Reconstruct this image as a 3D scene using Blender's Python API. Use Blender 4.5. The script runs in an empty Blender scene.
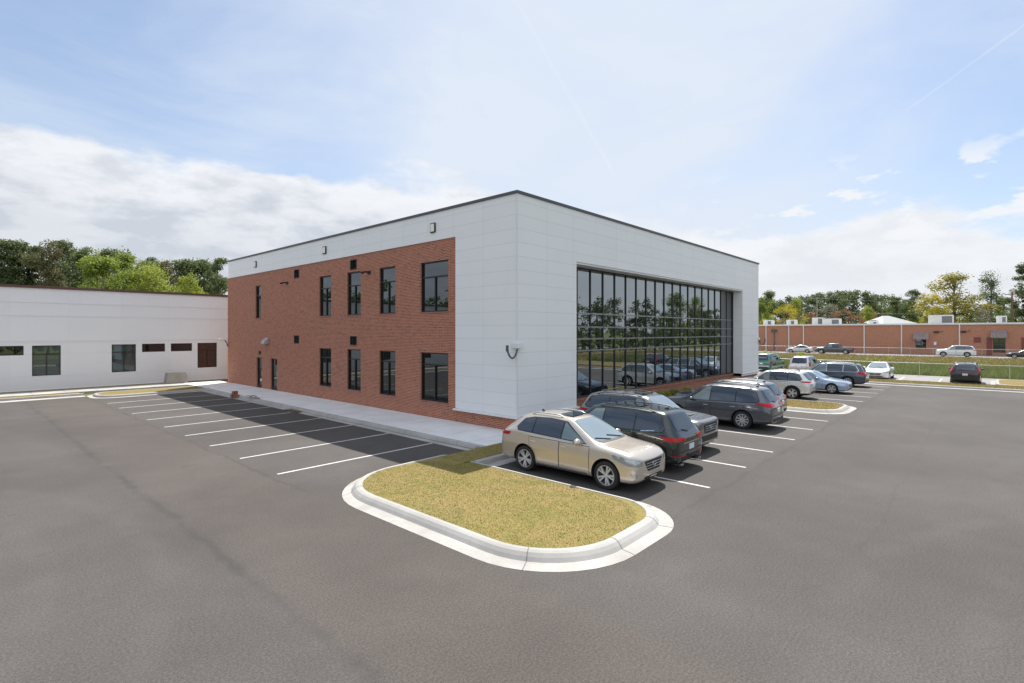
import bpy, bmesh, math, random
import numpy as np
from mathutils import Vector, Matrix
from mathutils.bvhtree import BVHTree
from mathutils.geometry import delaunay_2d_cdt

random.seed(7)
SC = bpy.context.scene
COL = SC.collection

# ------------------------------------------------------------------ camera frame (only used to lay out far things by bearing + distance)
FPX = 523.0
UX, UY = 475 / 706.5, 523 / 706.5
VX, VY = -576 / 778.0, 523 / 778.0
CAM = (-15.252, -13.586, 4.05)

def at(px, depth, z=0.0):
    """bearing + distance in front of the camera -> world metres"""
    X = (px - 512) / FPX * depth
    return Vector((CAM[0] + X * UX + depth * UY, CAM[1] + X * VX + depth * VY, z))

def top_z(py, depth):
    return CAM[2] - (py - 332) / FPX * depth

# ------------------------------------------------------------------ tagging
def tag(o, label=None, cat=None, group=None, kind=None):
    if label: o['label'] = label
    if cat: o['category'] = cat
    if group: o['group'] = group
    if kind: o['kind'] = kind
    return o

def empty(name, loc=(0, 0, 0), rz=0.0):
    o = bpy.data.objects.new(name, None)
    COL.objects.link(o)
    o.location = loc
    o.rotation_euler = (0, 0, rz)
    o.empty_display_size = 0.3
    return o

def copy_part(o, parent):
    c = o.copy()
    COL.objects.link(c)
    c.parent = parent
    return c

def copy_tree(o, parent=None):
    c = o.copy()
    COL.objects.link(c)
    c.parent = parent
    for ch in list(o.children):
        copy_tree(ch, c)
    return c

# ------------------------------------------------------------------ mesh builder
class MB:
    def __init__(self):
        self.v = []; self.f = []; self.m = []; self.s = []
    def add(self, verts, faces, mat=0, smooth=False):
        b = len(self.v)
        self.v.extend([tuple(p) for p in verts])
        for f in faces:
            self.f.append([i + b for i in f]); self.m.append(mat); self.s.append(smooth)
    def quad(self, a, b, c, d, mat=0):
        self.add([a, b, c, d], [(0, 1, 2, 3)], mat)
    def box(self, x0, x1, y0, y1, z0, z1, mat=0):
        v = [(x0, y0, z0), (x1, y0, z0), (x1, y1, z0), (x0, y1, z0), (x0, y0, z1), (x1, y0, z1), (x1, y1, z1), (x0, y1, z1)]
        self.add(v, [(0, 3, 2, 1), (4, 5, 6, 7), (0, 1, 5, 4), (1, 2, 6, 5), (2, 3, 7, 6), (3, 0, 4, 7)], mat)
    def bbox(self, x0, x1, y0, y1, z0, z1, b=0.01, mat=0):
        """box with chamfered edges"""
        bm = bmesh.new()
        r = bmesh.ops.create_cube(bm, size=1.0)
        for v in bm.verts:
            v.co = Vector(((x0 + x1) / 2 + v.co.x * (x1 - x0), (y0 + y1) / 2 + v.co.y * (y1 - y0), (z0 + z1) / 2 + v.co.z * (z1 - z0)))
        bmesh.ops.bevel(bm, geom=list(bm.edges), offset=b, segments=2, profile=0.6, affect='EDGES')
        bm.verts.index_update()
        self.add([v.co[:] for v in bm.verts], [[v.index for v in f.verts] for f in bm.faces], mat)
        bm.free()
    def prism(self, poly, z0, z1, mat=0, cap=True):
        n = len(poly)
        v = [(p[0], p[1], z0) for p in poly] + [(p[0], p[1], z1) for p in poly]
        f = [(i, (i + 1) % n, n + (i + 1) % n, n + i) for i in range(n)]
        if cap:
            f += [tuple(range(n, 2 * n)), tuple(reversed(range(n)))]
        self.add(v, f, mat)
    def loft(self, rings, closed=True, mat=0, smooth=False):
        n = len(rings[0]); v = []; f = []
        for r in rings: v.extend(r)
        for k in range(len(rings) - 1):
            for i in range(n if closed else n - 1):
                j = (i + 1) % n
                f.append((k * n + i, k * n + j, (k + 1) * n + j, (k + 1) * n + i))
        self.add(v, f, mat, smooth)
    def tube(self, pts, rad, n=6, mat=0, cap=True, smooth=True):
        pts = [Vector(p) for p in pts]
        rads = rad if isinstance(rad, (list, tuple)) else [rad] * len(pts)
        rings = []
        prev = None
        for i, p in enumerate(pts):
            if i == 0: d = pts[1] - p
            elif i == len(pts) - 1: d = p - pts[i - 1]
            else: d = pts[i + 1] - pts[i - 1]
            d.normalize()
            if prev is None:
                a = Vector((0, 0, 1)) if abs(d.z) < 0.9 else Vector((1, 0, 0))
                s = d.cross(a).normalized()
            else:
                s = (prev - d * prev.dot(d)).normalized()
            prev = s
            t = d.cross(s)
            rings.append([tuple(p + (s * math.cos(2 * math.pi * k / n) + t * math.sin(2 * math.pi * k / n)) * rads[i]) for k in range(n)])
        self.loft(rings, True, mat, smooth)
        if cap:
            self.add(rings[0], [tuple(reversed(range(n)))], mat); self.add(rings[-1], [tuple(range(n))], mat)
    def ellipsoid(self, c, r, mat=0, n=12, m=8):
        rings = []
        for i in range(m + 1):
            t = math.pi * (i / m) ; t = min(max(t, 0.02), math.pi - 0.02)
            rings.append([(c[0] + r[0] * math.sin(t) * math.cos(2 * math.pi * k / n), c[1] + r[1] * math.sin(t) * math.sin(2 * math.pi * k / n), c[2] - r[2] * math.cos(t)) for k in range(n)])
        self.loft(rings, True, mat, True)
    def lathe_y(self, prof, n=24, mat=0, c=(0, 0, 0), closed=False, smooth=True):
        """profile of (radius, y) turned round the local y axis"""
        rings = []
        for k in range(n):
            a = 2 * math.pi * k / n
            rings.append([(c[0] + r * math.cos(a), c[1] + y, c[2] + r * math.sin(a)) for r, y in prof])
        rings.append(rings[0])
        self.loft(rings, closed, mat, smooth)
    def build(self, name, mats, parent=None, origin=(0, 0, 0), rz=0.0, sharp=None, clean=False):
        me = bpy.data.meshes.new(name)
        ox, oy, oz = origin
        V = [(x - ox, y - oy, z - oz) for x, y, z in self.v]
        me.from_pydata(V, [], self.f)
        if not isinstance(mats, (list, tuple)): mats = [mats]
        for m in mats: me.materials.append(m)
        me.polygons.foreach_set('material_index', self.m)
        me.polygons.foreach_set('use_smooth', self.s)
        # box-projected uv in metres (world), so bricks and joints run true
        uv = me.uv_layers.new(name='UVMap')
        vals = np.zeros((len(me.loops), 2), dtype=np.float32)
        for p in me.polygons:
            n = p.normal
            ax, ay, az = abs(n.x), abs(n.y), abs(n.z)
            for li in p.loop_indices:
                x, y, z = self.v[me.loops[li].vertex_index]
                if az >= ax and az >= ay: vals[li] = (x, y)
                elif ax >= ay: vals[li] = (y, z)
                else: vals[li] = (x, z)
        uv.data.foreach_set('uv', vals.ravel())
        me.update()
        if clean:
            bm = bmesh.new(); bm.from_mesh(me); bmesh.ops.recalc_face_normals(bm, faces=bm.faces); bm.to_mesh(me); bm.free()
        if sharp is not None:
            me.polygons.foreach_set('use_smooth', [True] * len(me.polygons))
            me.set_sharp_from_angle(angle=sharp)
        o = bpy.data.objects.new(name, me)
        COL.objects.link(o)
        if parent is not None: o.parent = parent
        else:
            o.location = origin; o.rotation_euler = (0, 0, rz)
        return o

def terrain_z(x):
    """height of the open ground east of the lot: flat, ditch, gentle bank"""
    k = lambda a, b: np.clip((x - a) / (b - a), 0, 1)
    sm = lambda t: t * t * (3 - 2 * t)
    return -.03 - .75 * sm(k(46.8, 50)) + .78 * sm(k(52.5, 58)) + .17 * sm(k(57, 84))

def wall_holes(mb, axis, c, u0, u1, z0, z1, holes, depth, mat=0, reveal_mat=None, bottom=True):
    """vertical wall face at axis=c (0: x=c with u=y, 1: y=c with u=x); holes (u0,u1,z0,z1) get reveals going +axis by depth"""
    us = sorted(set([u0, u1] + [h[0] for h in holes] + [h[1] for h in holes]))
    zs = sorted(set([z0, z1] + [h[2] for h in holes] + [h[3] for h in holes]))
    us = [u for u in us if u0 <= u <= u1]; zs = [z for z in zs if z0 <= z <= z1]
    P = (lambda u, z, d=0.0: (c + d, u, z)) if axis == 0 else (lambda u, z, d=0.0: (u, c + d, z))
    flip = axis == 0
    def q(a, b, cc, d, m):
        if flip: mb.quad(d, cc, b, a, m)
        else: mb.quad(a, b, cc, d, m)
    for i in range(len(us) - 1):
        for j in range(len(zs) - 1):
            um, zm = (us[i] + us[i + 1]) / 2, (zs[j] + zs[j + 1]) / 2
            if any(h[0] < um < h[1] and h[2] < zm < h[3] for h in holes): continue
            q(P(us[i], zs[j]), P(us[i + 1], zs[j]), P(us[i + 1], zs[j + 1]), P(us[i], zs[j + 1]), mat)
    rm = mat if reveal_mat is None else reveal_mat
    for a, b, s, t in holes:
        if bottom: q(P(a, s), P(a, s, depth), P(b, s, depth), P(b, s), rm)
        q(P(a, t, depth), P(a, t), P(b, t), P(b, t, depth), rm)
        q(P(a, s, depth), P(a, s), P(a, t), P(a, t, depth), rm)
        q(P(b, s), P(b, s, depth), P(b, t, depth), P(b, t), rm)

def round_rect(x0, x1, y0, y1, r, n=10):
    """r = (sw, se, ne, nw) radii, counter-clockwise"""
    out = []
    for cx, cy, rr, a0 in ((x0 + r[0], y0 + r[0], r[0], 180), (x1 - r[1], y0 + r[1], r[1], 270), (x1 - r[2], y1 - r[2], r[2], 0), (x0 + r[3], y1 - r[3], r[3], 90)):
        for k in range(n + 1):
            a = math.radians(a0 + 90.0 * k / n)
            out.append((cx + rr * math.cos(a), cy + rr * math.sin(a)))
    return out
# ------------------------------------------------------------------ materials
class NT:
    """small helper round a node tree"""
    def __init__(self, tree): self.t = tree
    def n(self, typ, **kw):
        nd = self.t.nodes.new(typ)
        for k, v in kw.items():
            if k.startswith('i_'):
                key = k[2:]
                key = int(key) if key.isdigit() else key.replace('_', ' ')
                nd.inputs[key].default_value = v
            else: setattr(nd, k, v)
        return nd
    def l(self, a, b): self.t.links.new(a, b)
    def math(self, op, a, b=None, clamp=False):
        nd = self.t.nodes.new('ShaderNodeMath'); nd.operation = op; nd.use_clamp = clamp
        for i, x in enumerate((a, b)):
            if x is None: continue
            if isinstance(x, (int, float)): nd.inputs[i].default_value = x
            else: self.l(x, nd.inputs[i])
        return nd.outputs[0]
    def ramp(self, src, a, b, lo=0.0, hi=1.0):
        nd = self.t.nodes.new('ShaderNodeMapRange'); nd.interpolation_type = 'SMOOTHSTEP'
        self.l(src, nd.inputs[0])
        for i, x in zip((1, 2, 3, 4), (a, b, lo, hi)): nd.inputs[i].default_value = x
        return nd.outputs[0]
    def mix(self, fac, a, b, blend='MIX'):
        nd = self.t.nodes.new('ShaderNodeMix'); nd.data_type = 'RGBA'; nd.blend_type = blend
        for s, x in ((nd.inputs[0], fac), (nd.inputs[6], a), (nd.inputs[7], b)):
            if isinstance(x, (int, float)): s.default_value = x
            elif isinstance(x, (tuple, list)): s.default_value = (*x[:3], 1.0)
            else: self.l(x, s)
        return nd.outputs[2]
    def noise(self, vec, scale, detail=4.0, rough=0.55, dist=0.0):
        nd = self.t.nodes.new('ShaderNodeTexNoise')
        nd.inputs['Scale'].default_value = scale; nd.inputs['Detail'].default_value = detail
        nd.inputs['Roughness'].default_value = rough; nd.inputs['Distortion'].default_value = dist
        if vec is not None: self.l(vec, nd.inputs['Vector'])
        return nd.outputs['Fac']

def new_mat(name):
    m = bpy.data.materials.new(name); m.use_nodes = True
    nt = NT(m.node_tree)
    b = m.node_tree.nodes['Principled BSDF']
    return m, nt, b

def simple(name, col, rough=0.5, metal=0.0, coat=0.0, spec=0.5, var=0.0, vscale=3.0):
    m, nt, b = new_mat(name)
    b.inputs['Base Color'].default_value = (*col, 1); b.inputs['Roughness'].default_value = rough
    b.inputs['Metallic'].default_value = metal; b.inputs['Coat Weight'].default_value = coat
    b.inputs['Coat Roughness'].default_value = 0.04
    b.inputs['Specular IOR Level'].default_value = spec
    if var:
        tc = nt.n('ShaderNodeTexCoord')
        n = nt.noise(tc.outputs['Object'], vscale, 5)
        c = nt.mix(nt.ramp(n, 0.3, 0.7), [x * (1 - var) for x in col], [min(1, x * (1 + var)) for x in col])
        nt.l(c, b.inputs['Base Color'])
    return m

M = {}
def asphalt():
    m, nt, b = new_mat('asphalt')
    geo = nt.n('ShaderNodeNewGeometry'); P = geo.outputs['Position']
    sx = nt.n('ShaderNodeSeparateXYZ'); nt.l(P, sx.inputs[0]); X, Y = sx.outputs[0], sx.outputs[1]
    big = nt.noise(P, 0.16, 3, 0.5); mid = nt.noise(P, 0.9, 6, 0.62); fine = nt.noise(P, 30, 5, 0.75); grit = nt.noise(P, 80, 2, 0.6)
    # lanes of the paver: slightly different tone either side of each seam
    c = nt.mix(nt.ramp(big, 0.35, 0.65), (0.079, 0.0715, 0.066), (0.098, 0.0895, 0.083))
    c = nt.mix(nt.ramp(mid, 0.30, 0.72), nt.mix(1.0, c, (0.89, 0.89, 0.895), 'MULTIPLY'), c)
    c = nt.mix(nt.ramp(fine, 0.35, 0.68), nt.mix(1.0, c, (0.66, 0.66, 0.66), 'MULTIPLY'), nt.mix(1.0, c, (1.24, 1.24, 1.24), 'MULTIPLY'))
    c = nt.mix(nt.ramp(grit, 0.60, 0.72, 0, 0.42), c, (0.26, 0.25, 0.235))
    c = nt.mix(nt.ramp(grit, 0.42, 0.28, 0, 0.6), c, (0.045, 0.043, 0.042))
    # brownish lane along the left stalls
    lane = nt.math('MULTIPLY', nt.ramp(X, -11.9, -11.6), nt.ramp(X, -8.6, -9.0))
    lane = nt.math('MULTIPLY', lane, 0.55)
    c = nt.mix(lane, c, nt.mix(1.0, c, (1.06, 0.98, 0.93), 'MULTIPLY'))
    wob = nt.noise(P, 0.7, 7, 0.65); wob2 = nt.noise(P, 3.0, 5, 0.6)
    wv = nt.math('ADD', nt.math('MULTIPLY', nt.math('SUBTRACT', wob, 0.5), 0.55), nt.math('MULTIPLY', nt.math('SUBTRACT', wob2, 0.5), 0.25))
    brk = nt.ramp(nt.noise(P, 0.8, 4, 0.6), 0.36, 0.58)
    def seam(coord, at_, w, amt, lim=None, col=(0.050, 0.047, 0.045)):
        nonlocal c
        d = nt.math('ABSOLUTE', nt.math('ADD', nt.math('SUBTRACT', coord, at_), wv))
        k = nt.math('MULTIPLY', nt.ramp(d, w, w * 0.15), amt)
        k = nt.math('MULTIPLY', k, nt.math('ADD', nt.math('MULTIPLY', brk, 0.75), 0.25))
        if lim is not None: k = nt.math('MULTIPLY', k, lim)
        c = nt.mix(k, c, col)
    left = nt.ramp(Y, -10.5, -8.5)
    seam(X, -11.78, 0.15, 0.6, left)
    seam(X, -11.78, 0.03, 0.35, left)
    seam(X, -11.9, 0.6, 0.2, left)
    seam(X, -8.95, 0.10, 0.5, nt.ramp(Y, -1.2, -0.4))
    seam(X, -14.9, 0.05, 0.3)
    right = nt.ramp(X, -6.5, -4.0)
    seam(Y, -8.5, 0.14, 0.4, right)
    seam(Y, -8.5, 0.03, 0.4, right)
    seam(Y, -8.75, 0.5, 0.15, right)
    seam(Y, -11.9, 0.05, 0.35, nt.ramp(X, -7, -2))
    seam(Y, -15.2, 0.06, 0.3)
    # faint sweeps left by turning tyres
    for (ax, ay, r0) in ((-24.0, -1.0, 10.0), (-24.0, -1.0, 11.5), (-6.0, -22.5, 9.0), (-6.0, -22.5, 10.6), (4.0, -26.0, 12.2)):
        dx = nt.math('SUBTRACT', X, ax); dy = nt.math('SUBTRACT', Y, ay)
        d = nt.math('SQRT', nt.math('ADD', nt.math('MULTIPLY', dx, dx), nt.math('MULTIPLY', dy, dy)))
        d = nt.math('ABSOLUTE', nt.math('ADD', nt.math('SUBTRACT', d, r0), nt.math('MULTIPLY', wv, 0.4)))
        c = nt.mix(nt.math('MULTIPLY', nt.ramp(d, 0.34, 0.05), nt.math('MULTIPLY', brk, 0.10)), c, (0.135, 0.127, 0.12))
    # worn wheel tracks and dark drip stains in the stalls
    st = nt.noise(P, 1.7, 3, 0.5)
    k = nt.math('MULTIPLY', nt.ramp(st, 0.62, 0.74), 0.5)
    c = nt.mix(k, c, (0.065, 0.062, 0.060))
    pale = nt.noise(P, 0.35, 5, 0.7)
    c = nt.mix(nt.math('MULTIPLY', nt.ramp(pale, 0.56, 0.74), 0.16), c, (0.15, 0.142, 0.135))
    # hairline cracks
    vor = nt.n('ShaderNodeTexVoronoi', feature='DISTANCE_TO_EDGE'); vor.inputs['Scale'].default_value = 0.16
    dv = nt.n('ShaderNodeVectorMath', operation='ADD'); nt.l(P, dv.inputs[0])
    nz = nt.n('ShaderNodeTexNoise'); nz.inputs['Scale'].default_value = 0.6; nz.inputs['Detail'].default_value = 6; nt.l(P, nz.inputs['Vector'])
    sc = nt.n('ShaderNodeVectorMath', operation='SCALE'); sc.inputs[3].default_value = 2.2; nt.l(nz.outputs['Color'], sc.inputs[0]); nt.l(sc.outputs[0], dv.inputs[1])
    nt.l(dv.outputs[0], vor.inputs['Vector'])
    k = nt.math('MULTIPLY', nt.ramp(vor.outputs['Distance'], 0.0045, 0.0005), nt.math('MULTIPLY', nt.ramp(mid, 0.52, 0.62), 0.5))
    c = nt.mix(k, c, (0.05, 0.048, 0.047))
    nt.l(c, b.inputs['Base Color'])
    b.inputs['Roughness'].default_value = 0.88; b.inputs['Specular IOR Level'].default_value = 0.3
    bp = nt.n('ShaderNodeBump'); bp.inputs['Strength'].default_value = 0.18; bp.inputs['Distance'].default_value = 0.006
    nt.l(nt.math('ADD', fine, grit), bp.inputs['Height']); nt.l(bp.outputs[0], b.inputs['Normal'])
    return m

def concrete(name, col, var=0.12):
    m, nt, b = new_mat(name)
    geo = nt.n('ShaderNodeNewGeometry'); P = geo.outputs['Position']
    a = nt.noise(P, 0.8, 6, 0.65); f = nt.noise(P, 30, 3, 0.6)
    c = nt.mix(nt.ramp(a, 0.3, 0.7), [x * (1 - var) for x in col], [x * (1 + var * 0.6) for x in col])
    c = nt.mix(nt.ramp(f, 0.42, 0.30, 0, 0.25), c, [x * 0.6 for x in col])
    st = nt.noise(P, 2.3, 5, 0.7)
    c = nt.mix(nt.ramp(st, 0.60, 0.78, 0, 0.5), c, [col[0] * 0.62, col[1] * 0.58, col[2] * 0.52])
    nt.l(c, b.inputs['Base Color']); b.inputs['Roughness'].default_value = 0.85
    return m

def brick(name, c1, c2, dark, mortar, bw=0.205, rh=0.0715, ms=0.011, bump=0.3):
    m, nt, b = new_mat(name)
    uv = nt.n('ShaderNodeUVMap')
    br = nt.n('ShaderNodeTexBrick'); br.offset = 0.5; br.squash = 1.0
    nt.l(uv.outputs[0], br.inputs['Vector'])
    for k, v in (('Scale', 1.0), ('Brick Width', bw), ('Row Height', rh), ('Mortar Size', ms), ('Mortar Smooth', 0.15), ('Bias', 0.0)): br.inputs[k].default_value = v
    br.inputs['Color1'].default_value = (0, 0, 0, 1); br.inputs['Color2'].default_value = (1, 1, 1, 1); br.inputs['Mortar'].default_value = (0.5, 0.5, 0.5, 1)
    v = nt.n('ShaderNodeSeparateColor'); nt.l(br.outputs['Color'], v.inputs[0]); r = v.outputs[0]
    c = nt.mix(r, c1, c2)
    c = nt.mix(nt.ramp(r, 0.89, 0.93), c, dark)
    big = nt.noise(uv.outputs[0], 0.45, 4, 0.6)
    c = nt.mix(nt.ramp(big, 0.3, 0.7, 0, 0.35), c, nt.mix(1.0, c, (0.80, 0.76, 0.76), 'MULTIPLY'))
    fn = nt.noise(uv.outputs[0], 60, 3, 0.6)
    c = nt.mix(nt.ramp(fn, 0.35, 0.65, 0, 0.3), c, nt.mix(1.0, c, (0.7, 0.7, 0.7), 'MULTIPLY'))
    c = nt.mix(br.outputs['Fac'], c, mortar)
    nt.l(c, b.inputs['Base Color']); b.inputs['Roughness'].default_value = 0.85; b.inputs['Specular IOR Level'].default_value = 0.25
    bp = nt.n('ShaderNodeBump', invert=True); bp.inputs['Strength'].default_value = bump; bp.inputs['Distance'].default_value = 0.008
    nt.l(br.outputs['Fac'], bp.inputs['Height']); nt.l(bp.outputs[0], b.inputs['Normal'])
    return m

def panel(name, col, pw, ph, joint, jm=0.012, off=0.0, rough=0.45, bump=0.4):
    """flat cladding panels with fine joints"""
    m, nt, b = new_mat(name)
    uv = nt.n('ShaderNodeUVMap')
    br = nt.n('ShaderNodeTexBrick'); br.offset = off; br.offset_frequency = 2; br.squash = 1.0
    nt.l(uv.outputs[0], br.inputs['Vector'])
    for k, v in (('Scale', 1.0), ('Brick Width', pw), ('Row Height', ph), ('Mortar Size', jm), ('Mortar Smooth', 0.3), ('Bias', 0.0)): br.inputs[k].default_value = v
    br.inputs['Color1'].default_value = (0, 0, 0, 1); br.inputs['Color2'].default_value = (1, 1, 1, 1)
    sp = nt.n('ShaderNodeSeparateColor'); nt.l(br.outputs['Color'], sp.inputs[0])
    c = nt.mix(sp.outputs[0], [x * 0.975 for x in col], col)
    big = nt.noise(uv.outputs[0], 0.5, 5, 0.6)
    c = nt.mix(nt.ramp(big, 0.35, 0.7, 0, 0.5), c, nt.mix(1.0, c, (0.955, 0.955, 0.96), 'MULTIPLY'))
    # rain streaks
    mp = nt.n('ShaderNodeMapping'); mp.inputs['Scale'].default_value = (5, 0.25, 1); nt.l(uv.outputs[0], mp.inputs[0])
    stv = nt.noise(mp.outputs[0], 1.0, 5, 0.6)
    c = nt.mix(nt.ramp(stv, 0.55, 0.8, 0, 0.35), c, nt.mix(1.0, c, (0.91, 0.91, 0.90), 'MULTIPLY'))
    c = nt.mix(br.outputs['Fac'], c, joint)
    nt.l(c, b.inputs['Base Color']); b.inputs['Roughness'].default_value = rough
    bp = nt.n('ShaderNodeBump', invert=True); bp.inputs['Strength'].default_value = bump; bp.inputs['Distance'].default_value = 0.01
    nt.l(br.outputs['Fac'], bp.inputs['Height']); nt.l(bp.outputs[0], b.inputs['Normal'])
    return m

def glazing(name, tint, refl, wav=0.004, rough=0.0):
    """tinted reflective glass: dark body plus a coated mirror-like face"""
    m, nt, b = new_mat(name)
    out = nt.t.nodes['Material Output']
    b.inputs['Base Color'].default_value = (*tint, 1); b.inputs['Roughness'].default_value = 0.15; b.inputs['Specular IOR Level'].default_value = 0.0
    g = nt.n('ShaderNodeBsdfGlossy'); g.inputs['Roughness'].default_value = rough; g.inputs['Color'].default_value = (0.86, 0.94, 1.0, 1)
    lw = nt.n('ShaderNodeLayerWeight'); lw.inputs['Blend'].default_value = 0.35
    fac = nt.math('ADD', refl, nt.math('MULTIPLY', lw.outputs['Fresnel'], 0.75), True)
    mx = nt.n('ShaderNodeMixShader'); nt.l(fac, mx.inputs[0]); nt.l(b.outputs[0], mx.inputs[1]); nt.l(g.outputs[0], mx.inputs[2])
    nt.l(mx.outputs[0], out.inputs['Surface'])
    if wav:
        tc = nt.n('ShaderNodeTexCoord')
        n = nt.noise(tc.outputs['Object'], 0.7, 2, 0.5)
        bp = nt.n('ShaderNodeBump'); bp.inputs['Strength'].default_value = 1.0; bp.inputs['Distance'].default_value = wav
        nt.l(n, bp.inputs['Height']); nt.l(bp.outputs[0], g.inputs['Normal'])
    return m

def paint(name, col, metal=0.4, flake=0.1, rough=0.24):
    m, nt, b = new_mat(name)
    tc = nt.n('ShaderNodeTexCoord')
    dust = nt.noise(tc.outputs['Object'], 2.2, 6, 0.65)
    c = nt.mix(nt.ramp(dust, 0.4, 0.8, 0, 0.03), col, [0.7 * x + 0.3 * y for x, y in zip(col, (0.30, 0.28, 0.25))])
    # road dust up the sills
    sp = nt.n('ShaderNodeSeparateXYZ'); nt.l(tc.outputs['Object'], sp.inputs[0])
    low = nt.math('MULTIPLY', nt.ramp(sp.outputs[2], 0.75, 0.25), nt.ramp(dust, 0.3, 0.65, 0, 0.07))
    c = nt.mix(low, c, (0.20, 0.19, 0.175))
    nt.l(c, b.inputs['Base Color'])
    b.inputs['Metallic'].default_value = metal; b.inputs['Roughness'].default_value = rough
    b.inputs['Coat Weight'].default_value = 1.0; b.inputs['Coat Roughness'].default_value = 0.03
    return m

def foliage(name, c1, c2, trans=0.35, scale=0.9):
    m, nt, b = new_mat(name)
    out = nt.t.nodes['Material Output']
    tc = nt.n('ShaderNodeTexCoord'); oi = nt.n('ShaderNodeObjectInfo'); at_ = nt.n('ShaderNodeAttribute', attribute_name='leafvar')
    n = nt.noise(tc.outputs['Object'], scale, 4, 0.6)
    f = nt.math('ADD', nt.math('MULTIPLY', nt.ramp(n, 0.3, 0.7), 0.55), nt.math('MULTIPLY', at_.outputs['Fac'], 0.45))
    c = nt.mix(f, c1, c2)
    k = nt.math('ADD', 0.88, nt.math('MULTIPLY', oi.outputs['Random'], 0.24))
    cc = nt.n('ShaderNodeVectorMath', operation='SCALE'); nt.l(c, cc.inputs[0]); nt.l(k, cc.inputs[3])
    nt.l(cc.outputs[0], b.inputs['Base Color']); b.inputs['Roughness'].default_value = 0.65; b.inputs['Specular IOR Level'].default_value = 0.25
    t = nt.n('ShaderNodeBsdfTranslucent'); nt.l(cc.outputs[0], t.inputs['Color'])
    mx = nt.n('ShaderNodeMixShader'); mx.inputs[0].default_value = trans
    nt.l(b.outputs[0], mx.inputs[1]); nt.l(t.outputs[0], mx.inputs[2]); nt.l(mx.outputs[0], out.inputs['Surface'])
    return m

def turf(name, cols, scale=1.0, fine=40):
    m, nt, b = new_mat(name)
    geo = nt.n('ShaderNodeNewGeometry'); P = geo.outputs['Position']
    a = nt.noise(P, 0.55 * scale, 6, 0.7); d = nt.noise(P, 2.1 * scale, 6, 0.72); f = nt.noise(P, fine, 3, 0.6)
    c = nt.mix(nt.ramp(a, 0.32, 0.68), cols[0], cols[1])
    c = nt.mix(nt.ramp(d, 0.48, 0.68, 0, 0.75), c, cols[2])
    c = nt.mix(nt.ramp(f, 0.35, 0.65, 0, 0.45), c, nt.mix(1.0, c, (0.5, 0.5, 0.45), 'MULTIPLY'))
    nt.l(c, b.inputs['Base Color']); b.inputs['Roughness'].default_value = 0.95; b.inputs['Specular IOR Level'].default_value = 0.1
    return m

M['asphalt'] = asphalt()
M['kerb'] = concrete('kerb_concrete', (0.38, 0.37, 0.35), 0.14)
M['gutter'] = concrete('gutter_concrete', (0.385, 0.37, 0.345), 0.22)
M['walk'] = concrete('shaded_walk_concrete', (0.72, 0.71, 0.70), 0.09)  # lighter tone offsets the building's shade over this walk
M['joint'] = simple('dark_joint', (0.16, 0.155, 0.15), 0.9)  # dark strips along the concrete joints
M['block'] = concrete('rough_concrete', (0.33, 0.30, 0.27), 0.25)
def road_paint():
    m, nt, b = new_mat('road_paint')
    geo = nt.n('ShaderNodeNewGeometry'); P = geo.outputs['Position']
    a = nt.noise(P, 2.2, 5, 0.65); f = nt.noise(P, 16, 5, 0.75)
    c = nt.mix(nt.ramp(a, 0.3, 0.7), (0.46, 0.455, 0.44), (0.60, 0.595, 0.58))
    c = nt.mix(nt.math('MULTIPLY', nt.ramp(f, 0.54, 0.66), nt.ramp(a, 0.36, 0.62, 0.15, 0.85)), c, (0.15, 0.142, 0.135))
    nt.l(c, b.inputs['Base Color']); b.inputs['Roughness'].default_value = 0.75
    return m
M['line'] = road_paint()
M['brick'] = brick('red_brick', (0.315, 0.079, 0.041), (0.455, 0.143, 0.077), (0.190, 0.066, 0.046), (0.45, 0.32, 0.245))
M['brick_far'] = brick('far_brick', (0.46, 0.175, 0.095), (0.55, 0.225, 0.13), (0.36, 0.13, 0.08), (0.45, 0.30, 0.22), bump=0.1)
M['clad'] = panel('white_metal_panel', (0.80, 0.815, 0.83), 1.83, 0.54, (0.62, 0.635, 0.65), 0.009)
M['stucco'] = panel('white_wall_panel', (0.80, 0.80, 0.815), 3.0, 50.0, (0.74, 0.73, 0.735), 0.012, 0.0, 0.7)
M['ledge'] = simple('wall_ledge', (0.74, 0.735, 0.735), 0.7)
M['flash'] = simple('pale_flashing', (0.72, 0.73, 0.735), 0.4)
M['coping'] = simple('grey_coping', (0.085, 0.09, 0.105), 0.45, 0.2)
M['coping_brown'] = simple('brown_coping', (0.10, 0.045, 0.035), 0.5)
M['black'] = simple('black_frame', (0.014, 0.014, 0.015), 0.35, 0.2)
M['bronze'] = simple('bronze_frame', (0.030, 0.026, 0.024), 0.4, 0.2)
M['mull'] = simple('curtain_mullion', (0.055, 0.058, 0.064), 0.35, 0.5)
M['transom'] = simple('curtain_transom', (0.30, 0.32, 0.35), 0.3, 0.7)
M['spandrel'] = simple('grey_panel', (0.13, 0.135, 0.145), 0.35, 0.4)
M['gunmetal'] = simple('gunmetal', (0.10, 0.105, 0.11), 0.4, 0.6)
M['glass'] = glazing('reflective_glass', (0.007, 0.010, 0.011), 0.25, 0.0012)
M['glass_dark'] = glazing('dark_window_glass', (0.008, 0.010, 0.010), 0.10, 0.0012)
M['blind'] = simple('window_blind', (0.16, 0.19, 0.18), 0.6)
M['lens'] = simple('lamp_lens', (0.80, 0.79, 0.74), 0.25)
M['white'] = simple('white_plastic', (0.78, 0.79, 0.79), 0.4)
M['roof'] = simple('pale_roof', (0.55, 0.55, 0.54), 0.8, var=0.1)
M['galv'] = simple('galvanised', (0.50, 0.51, 0.52), 0.45, 0.7)
M['pole'] = simple('weathered_pole', (0.34, 0.31, 0.28), 0.9)
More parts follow.
